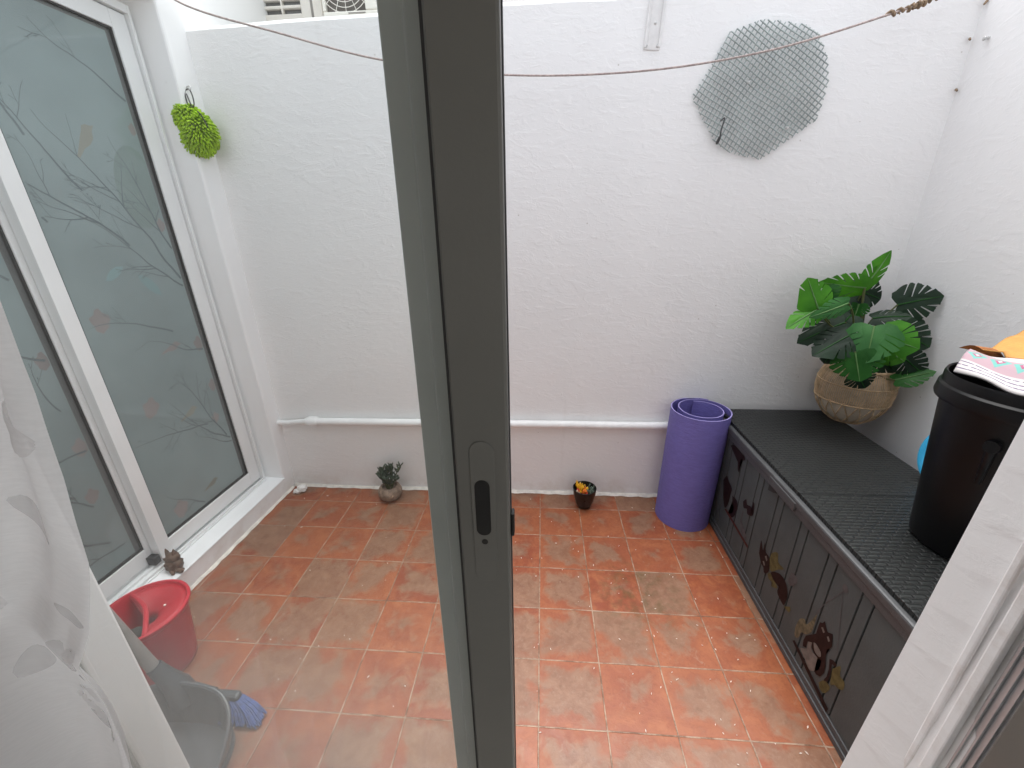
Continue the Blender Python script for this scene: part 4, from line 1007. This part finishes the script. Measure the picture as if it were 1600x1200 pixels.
def och(u, v):
    a = Vector((5.72, -4.24, zr + .16)); c = Vector((6.55, -5.55, zr + .30)); e = Vector((6.7, -3.72, zr + .28)); f = Vector((7.15, -4.95, zr + .35))
    p = a.lerp(c, u).lerp(e.lerp(f, u), v); n_ = mnoise.noise(Vector((u * 2.5, v * 2.5, 6)))
    return p + Vector((0, 0, .16 * math.sin(math.pi * min(1, v * 1.2)) * u + .07 * n_ - .10 * (1 - v) ** 4 * (u > .12)))
oc_ = cloth('ochre_cloth', (6.3, -4.7, zr), 26, 18, och, M['orange'], 'ochre yellow cloth lying folded on top of the black bin', 'cloth')
def hemf(u, v):
    p = Vector(och(u, 0)); return p + Vector((-.12 * v * u * 1.0 - .04 * v, .22 * v * (1 - u) * 1.2, .05 * math.sin(math.pi * v) - .10 * v + .05 * (1 - u) * v))
b = B(); g = [[b.v(hemf(i / 20, j / 5)) for i in range(21)] for j in range(6)]
for j in range(5):
    for i in range(20): b.bm.faces.new([g[j][i], g[j][i + 1], g[j + 1][i + 1], g[j + 1][i]])
b.link('turned_edge', M['brownc'], oc_, smooth=True, recalc=False, angle=180)

c0 = Vector((6.56, -3.86, 3.34)); ax = Vector((-.93, -.2, .30)).normalized(); e1 = ax.orthogonal().normalized(); e2 = ax.cross(e1)
b = B(); b.lathe([(0, -.30), (.34, -.30), (.40, -.27), (.53, -.02), (.60, .0), (.625, -.015), (.63, .02), (.60, .035), (.52, .02), (.37, -.24), (0, -.26)], (0, 0, 0), 48, f=lambda x, y, z: c0 + e1 * x + e2 * y + ax * z)
o = b.link('plastic_basin', M['blue'], smooth=True, base=tuple(c0), angle=50); tag(o, 'sky blue plastic basin leaning behind the black bin', 'basin')

# ------------------------------------------------------------------ red mop bucket
kx, ky = -6.33, -5.42
CW, SW = math.cos(R(52)), math.sin(R(52))
def rw(x, y, z): return Vector((kx + x * CW - y * SW, ky + x * SW + y * CW, z))
kb = thing('mop_bucket', 'red plastic mop bucket with a wringer beside the left wall', 'bucket', (kx, ky, 0))
HB = 1.2
b = B(); b.lathe([(0, .0), (.43, .0), (.455, .03), (.48, .2), (.575, HB - .10), (.62, HB - .08), (.645, HB - .02), (.64, HB + .01), (.60, HB + .015), (.565, HB - .04), (.45, .08), (0, .08)], (kx, ky, 0), 56, sx=.97, sy=.97)
b.link('bucket_body', M['red'], kb, smooth=True, angle=50)
b = B(); rows = []
for i in range(25):                       # wringer shelf over the right half, sloping into the bucket
    a = lerp(-1.75, 1.75, i / 24); row = []
    for k in range(7):
        t = k / 6; r = lerp(.575, .10, t); z = HB - .02 - .20 * t ** 1.6 - (.05 if k == 6 else 0)
        x = r * math.cos(a) * .97; y = r * math.sin(a) * .97
        if k > 0: x = max(x, -.10)
        row.append(b.v(rw(x, y, z)))
    rows.append(row)
for i in range(24):
    for k in range(6): b.bm.faces.new([rows[i][k], rows[i + 1][k], rows[i + 1][k + 1], rows[i][k + 1]])
o = b.link('wringer', M['redin'], kb, smooth=True, recalc=False, angle=60)
so = o.modifiers.new('Solidify', 'SOLIDIFY'); so.thickness = .03 * T
b = B(); b.tube(smooth_path([rw(-.06, -.56, HB - .02), rw(.0, -.3, HB), rw(.04, 0, HB), rw(.0, .3, HB), rw(-.06, .56, HB - .02)], 6), .035, 8); b.link('wringer_rim', M['red'], kb, smooth=True)
b = B()
for i in range(2):
    for k in range(3):
        p = rw(.26 + i * .12, -.18 + k * .18 - i * .04, HB - .13 + i * .035)
        if (i + k) % 2: B().tube([p + Vector((0, 0, .02)), p + Vector((0, 0, .035))], .018, 8).link('drain_hole', M['flake'], kb)
b = B(); b.blob(rw(-.24, -.02, .74), (.20, .20, .22), 3, .25, 3, 2); b.link('mop_head', M['mop'], kb, smooth=True)
b = B(); cc = Vector((kx + .20, ky - .52, HB - .36))
b.tube([cc + Vector((.13 * math.cos(a), -.012 + .03 * math.cos(a), .13 * math.sin(a))) for a in [i * math.pi / 12 for i in range(24)]], .028, 8, closed=True)
b.tube([cc + Vector((0, .02, 0)), cc + Vector((.0, -.03, 0))], .05, 12); b.link('handle_boss', M['red'], kb, smooth=True)

# ------------------------------------------------------------------ dustpan with long handle, and broom
dp = thing('long_handled_dustpan', 'dark grey dustpan with an upright handle standing by the red bucket', 'dustpan', (-5.0, -6.25, 0))
b = B(); bf = B()
plan = [(-6.0, -7.15), (-5.97, -6.75), (-5.90, -6.45), (-5.72, -6.24), (-5.45, -6.17), (-5.10, -6.15), (-4.78, -6.17), (-4.52, -6.24), (-4.31, -6.42), (-4.21, -6.72), (-4.18, -7.15)]
P_ = smooth_path([Vector((x, y, 0)) for x, y in plan], 5); n = len(P_) - 1
def hgt(i):
    y = P_[i].y; t = min(1, max(0, (-6.15 - y) / .95)); return .70 - .52 * t ** .8
cen = Vector((-5.1, -6.85, 0)); rows = []
for i, p in enumerate(P_):
    o2 = (p - cen); o2.normalize(); col = []
    for k in range(6):
        t = k / 5; col.append((p - o2 * (.10 * (1 - t) ** 2) + Vector((0, 0, .02 + hgt(i) * t)), p - o2 * (.03 + .10 * (1 - t) ** 2) + Vector((0, 0, .02 + hgt(i) * t))))
    rows.append(col)
vo = [[b.v(c[0]) for c in r] for r in rows]; vi = [[b.v(c[1]) for c in r] for r in rows]
for i in range(n):
    for k in range(5):
        b.bm.faces.new([vo[i][k], vo[i + 1][k], vo[i + 1][k + 1], vo[i][k + 1]]); b.bm.faces.new([vi[i][k + 1], vi[i + 1][k + 1], vi[i + 1][k], vi[i][k]])
    b.bm.faces.new([vo[i][5], vo[i + 1][5], vi[i + 1][5], vi[i][5]])
b.link('pan_wall', M['greypl'], dp, smooth=True, recalc=True, angle=50)
bf.prism([(lerp(p.x, -5.1, .04), p.y) for p in P_], .012, .035, lambda x, y, h: (x, y - .03, h)); bf.link('pan_floor', M['greypl'], dp)
b = B(); b.tube([rows[i][5][0] for i in range(n + 1)], .024, 8); b.link('pan_rim', M['greypl'], dp, smooth=True)
h0 = Vector((-5.30, -6.13, .60)); h1 = Vector((-5.50, -6.16, 1.05)); h2 = Vector((-6.10, -6.30, 3.7))
b = B(); b.tube([h0 + Vector((.02, 0, -.25)), h0, h0.lerp(h1, .5), h1], [.20, .17, .12, .10], 14); b.link('socket', M['greypl'], dp, smooth=True)
b = B(); b.tube([h1 - Vector((0, 0, .05)), h2], .082, 14); b.link('handle', M['stick'], dp, smooth=True)
bm_ = thing('hand_brush', 'brush with blue bristles tucked behind the grey dustpan', 'brush', (-4.5, -6.0, 0))
b = B(); rng = random.Random(21)
for i in range(520):
    s = rng.random(); d = rng.uniform(-.5, .5)
    p = Vector((lerp(-4.75, -4.45, s), -6.05 + d * .12, .30 + rng.uniform(-.03, .03) - .04 * s)); e = p + Vector((.04 + .26 * s + rng.uniform(-.05, .08), -.14 + d * .10, -p.z + .03 + .07 * rng.random()))
    b.tube([p, p.lerp(e, .5) + Vector((.03, 0, .03)), e], .011, 4)
b.link('bristles', M['bristle'], bm_, smooth=True)
b = B(); b.box(-4.9, -4.48, -6.11, -5.98, .26, .38); b.link('brush_head', M['greypl'], bm_, bevel=.04)
b = B(); b.tube([(-4.9, -6.0, .33), (-5.6, -5.92, .40)], .05, 10); b.link('handle', M['greypl'], bm_, smooth=True)

# ------------------------------------------------------------------ clay critter on the sill
cr = thing('clay_figurine', 'rough brown clay animal figurine sitting on the door sill', 'figurine', (-7.33, -3.90, .47))
cx, cy, cz = -7.33, -3.90, .48
b = B(); b.blob((cx, cy, cz + .13), (.16, .14, .14), 3, .28, 4, 3).blob((cx + .0, cy + .02, cz + .28), (.12, .11, .10), 3, .28, 4, 6); b.link('body', M['clay'], cr, smooth=True, angle=70)
b = B()
for dx in (-.08, .05): b = B(); b.tube([(cx + dx, cy + .02, cz + .34), (cx + dx * 1.2, cy + .03, cz + .42), (cx + dx * 1.3, cy + .03, cz + .48)], [.045, .03, .006], 7); b.link('ear', M['clay'], cr, smooth=True)
b = B(); b.tube([(cx + .1, cy - .06, cz + .05), (cx + .2, cy - .08, cz + .035), (cx + .25, cy - .08, cz + .09)], [.05, .04, .03], 8); b.link('paw', M['clay'], cr, smooth=True); b = B(); b.tube([(cx + .02, cy - .1, cz + .05), (cx + .1, cy - .17, cz + .03)], [.05, .03], 8); b.link('paw', M['clay'], cr, smooth=True); b = B(); b.tube([(cx - .12, cy, cz + .22), (cx - .19, cy, cz + .25)], [.04, .015], 7)
b.link('snout', M['clay'], cr, smooth=True)

# ------------------------------------------------------------------ flakes on the tiles
b = B(); rng = random.Random(4)
for i in range(170):
    x = rng.uniform(-6.6, 4.0); y = rng.uniform(-7.2, -.6)
    if rng.random() < .45: x, y = rng.gauss(2.6, 1.3), rng.gauss(-4.6, 1.3)
    if x > 4.05 or x < -6.7: continue
    s = rng.uniform(.005, .014); a = rng.uniform(0, 6.28); l = rng.uniform(1, 2.4)
    P = [(s * l, 0), (.2 * s, .7 * s), (-s * l, .2 * s), (-.1 * s, -.6 * s)]
    b.prism([(x + u * math.cos(a) - v * math.sin(a), y + u * math.sin(a) + v * math.cos(a)) for u, v in P], .003, .012, lambda u, v, h: (u, v, h))
o = b.link('paint_flakes', M['flake']); tag(o, 'tiny white paint flakes scattered over the terracotta tiles', None, kind='stuff')

# ------------------------------------------------------------------ neighbour's window and cooling unit beyond the back wall
NY = 2.5
o = B().box(-9, 7.4, NY + .25, NY + .9, -.6, 12.7).link('neighbour_wall', M['neigh'], base=(0, 0, 0)); tag(o, 'pale rendered neighbour wall seen above the back wall', 'wall')
nw = thing('neighbour_window', 'cream barred window of the neighbour above the back wall', 'window', (-6.4, NY, 11.7))
b = B(); b.box(-7.70, -7.55, NY - .1, NY + .25, 10.5, 14); b.box(-7.50, -7.40, NY + .02, NY + .25, 10.5, 14); b.link('outer_frame', M['winwhite'], nw, bevel=.02)
b = B(); b.box(-7.40, -7.17, NY + .15, NY + .25, 10.5, 14); b.link('reveal', M['wingrey'], nw)
b = B(); b.box(-7.17, -6.97, NY + .02, NY + .2, 10.5, 14); b.box(-5.98, -5.72, NY + .02, NY + .2, 10.5, 14); b.box(-6.97, -5.98, NY + .02, NY + .2, 10.5, 11.765)
for z in [11.905 + .16 * k for k in range(9)]: b.box(-6.97, -5.98, NY + .03, NY + .19, z - .034, z + .034)
b.box(-6.49, -6.44, NY + .025, NY + .195, 11.765, 14)
b.link('shutter', M['winwhite'], nw, bevel=.02)
b = B(); b.box(-6.97, -5.98, NY + .12, NY + .16, 11.7, 14); b.link('window_pane', M['winglass'], nw)
b = B(); b.box(-5.72, -5.66, NY + .0, NY + .25, 10.5, 14); b.link('dark_joint', M['wingrey'], nw)
ac = thing('cooling_unit', 'cream outdoor air conditioner with a round fan grille above the back wall', 'air conditioner', (-4.4, NY - .4, 11.7))
b = B(); b.box(-5.10, -3.2, NY - .75, NY + .2, 11.22, 11.46); b.box(-5.10, -5.02, NY - .75, NY + .2, 11.46, 13.4); b.box(-4.10, -3.2, NY - .75, NY + .2, 11.46, 13.4); b.box(-5.02, -4.1, NY - .75, NY + .2, 13.3, 13.4)
b.link('case', M['acwhite'], ac, bevel=.03)
b = B(); b.box(-5.02, -4.1, NY - .66, NY - .6, 11.46, 13.3); b.link('fan_well', M['acdark'], ac)
b = B()
for r in (.12, .22, .32, .42, .52, .62): b.tube([(-4.56 + r * math.cos(a), NY - .72, 12.05 + r * math.sin(a)) for a in [i * math.pi / 20 for i in range(40)]], .008, 5, closed=True)
for i in range(16): a = i * math.pi / 8; b.tube([(-4.56, NY - .72, 12.05), (-4.56 + .66 * math.cos(a), NY - .72, 12.05 + .66 * math.sin(a))], .007, 5)
b.link('fan_grille', M['acwhite'], ac, smooth=True)
b = B(); b.box(-4.5, -4.1, NY - .762, NY - .752, 11.40, 11.42); b.link('drip_slot', M['wingrey'], ac)
b = B(); b.box(-5.62, -5.34, NY - .1, NY + .25, 10.5, 14); b.box(-5.34, -5.305, NY - .3, NY + .2, 11.6, 14)
o = b.link('door_post', M['winwhite'], bevel=.03, base=(-5.5, NY, 10.5)); tag(o, 'cream post between the barred window and the air conditioner', 'post')

# ------------------------------------------------------------------ camera, light, world
cd = bpy.data.cameras.new('camera'); cam = bpy.data.objects.new('camera', cd); COL.objects.link(cam)
cd.sensor_width = 36; cd.lens = 36 * 643.34 / 1600; cd.clip_start = .01; cd.clip_end = 500
Mx = [[0.9975699941769148, 0.06818039911468106, -0.014336662597442734], [-0.011414493395489925, 0.3629324257445206, 0.9317455466401341], [-0.06873002297682165, 0.9293177537956331, -0.3628287425519714]]
rt_, up_, fw_ = [Vector(r) for r in Mx]
cam.matrix_world = Matrix(((rt_.x, up_.x, -fw_.x, CAM.x * T), (rt_.y, up_.y, -fw_.y, CAM.y * T), (rt_.z, up_.z, -fw_.z, CAM.z * T), (0, 0, 0, 1)))
scene.camera = cam
w = bpy.data.worlds.new('World'); scene.world = w; w.use_nodes = True; nt = w.node_tree
bg = nt.nodes['Background']; sky = nt.nodes.new('ShaderNodeTexSky'); sky.sky_type = 'NISHITA'; sky.sun_disc = False
EL, AZ = 76, 0
sky.sun_elevation = R(EL); sky.sun_rotation = R(AZ); sky.dust_density = 3.0; sky.air_density = 1.0
hs = nt.nodes.new('ShaderNodeHueSaturation'); hs.inputs['Saturation'].default_value = .24     # overcast: grey-white sky
nt.links.new(sky.outputs[0], hs.inputs['Color']); nt.links.new(hs.outputs[0], bg.inputs[0]); bg.inputs[1].default_value = .13
sd = bpy.data.lights.new('sun', 'SUN'); sd.energy = .9; sd.angle = R(50); sd.color = (1, .99, .97)
so = bpy.data.objects.new('sun', sd); COL.objects.link(so)
dirv = Vector((math.sin(R(AZ)) * math.cos(R(EL)), math.cos(R(AZ)) * math.cos(R(EL)), math.sin(R(EL))))
so.rotation_euler = dirv.to_track_quat('Z', 'Y').to_euler()
vs = scene.view_settings; vs.view_transform = 'Standard'; vs.look = 'None'; vs.gamma = 1.0; vs.exposure = 1.66
scene.cycles.max_bounces = 12; scene.cycles.diffuse_bounces = 5; scene.cycles.transparent_max_bounces = 16
for o in list(bpy.data.objects):
    if '_b' in o: del o['_b']
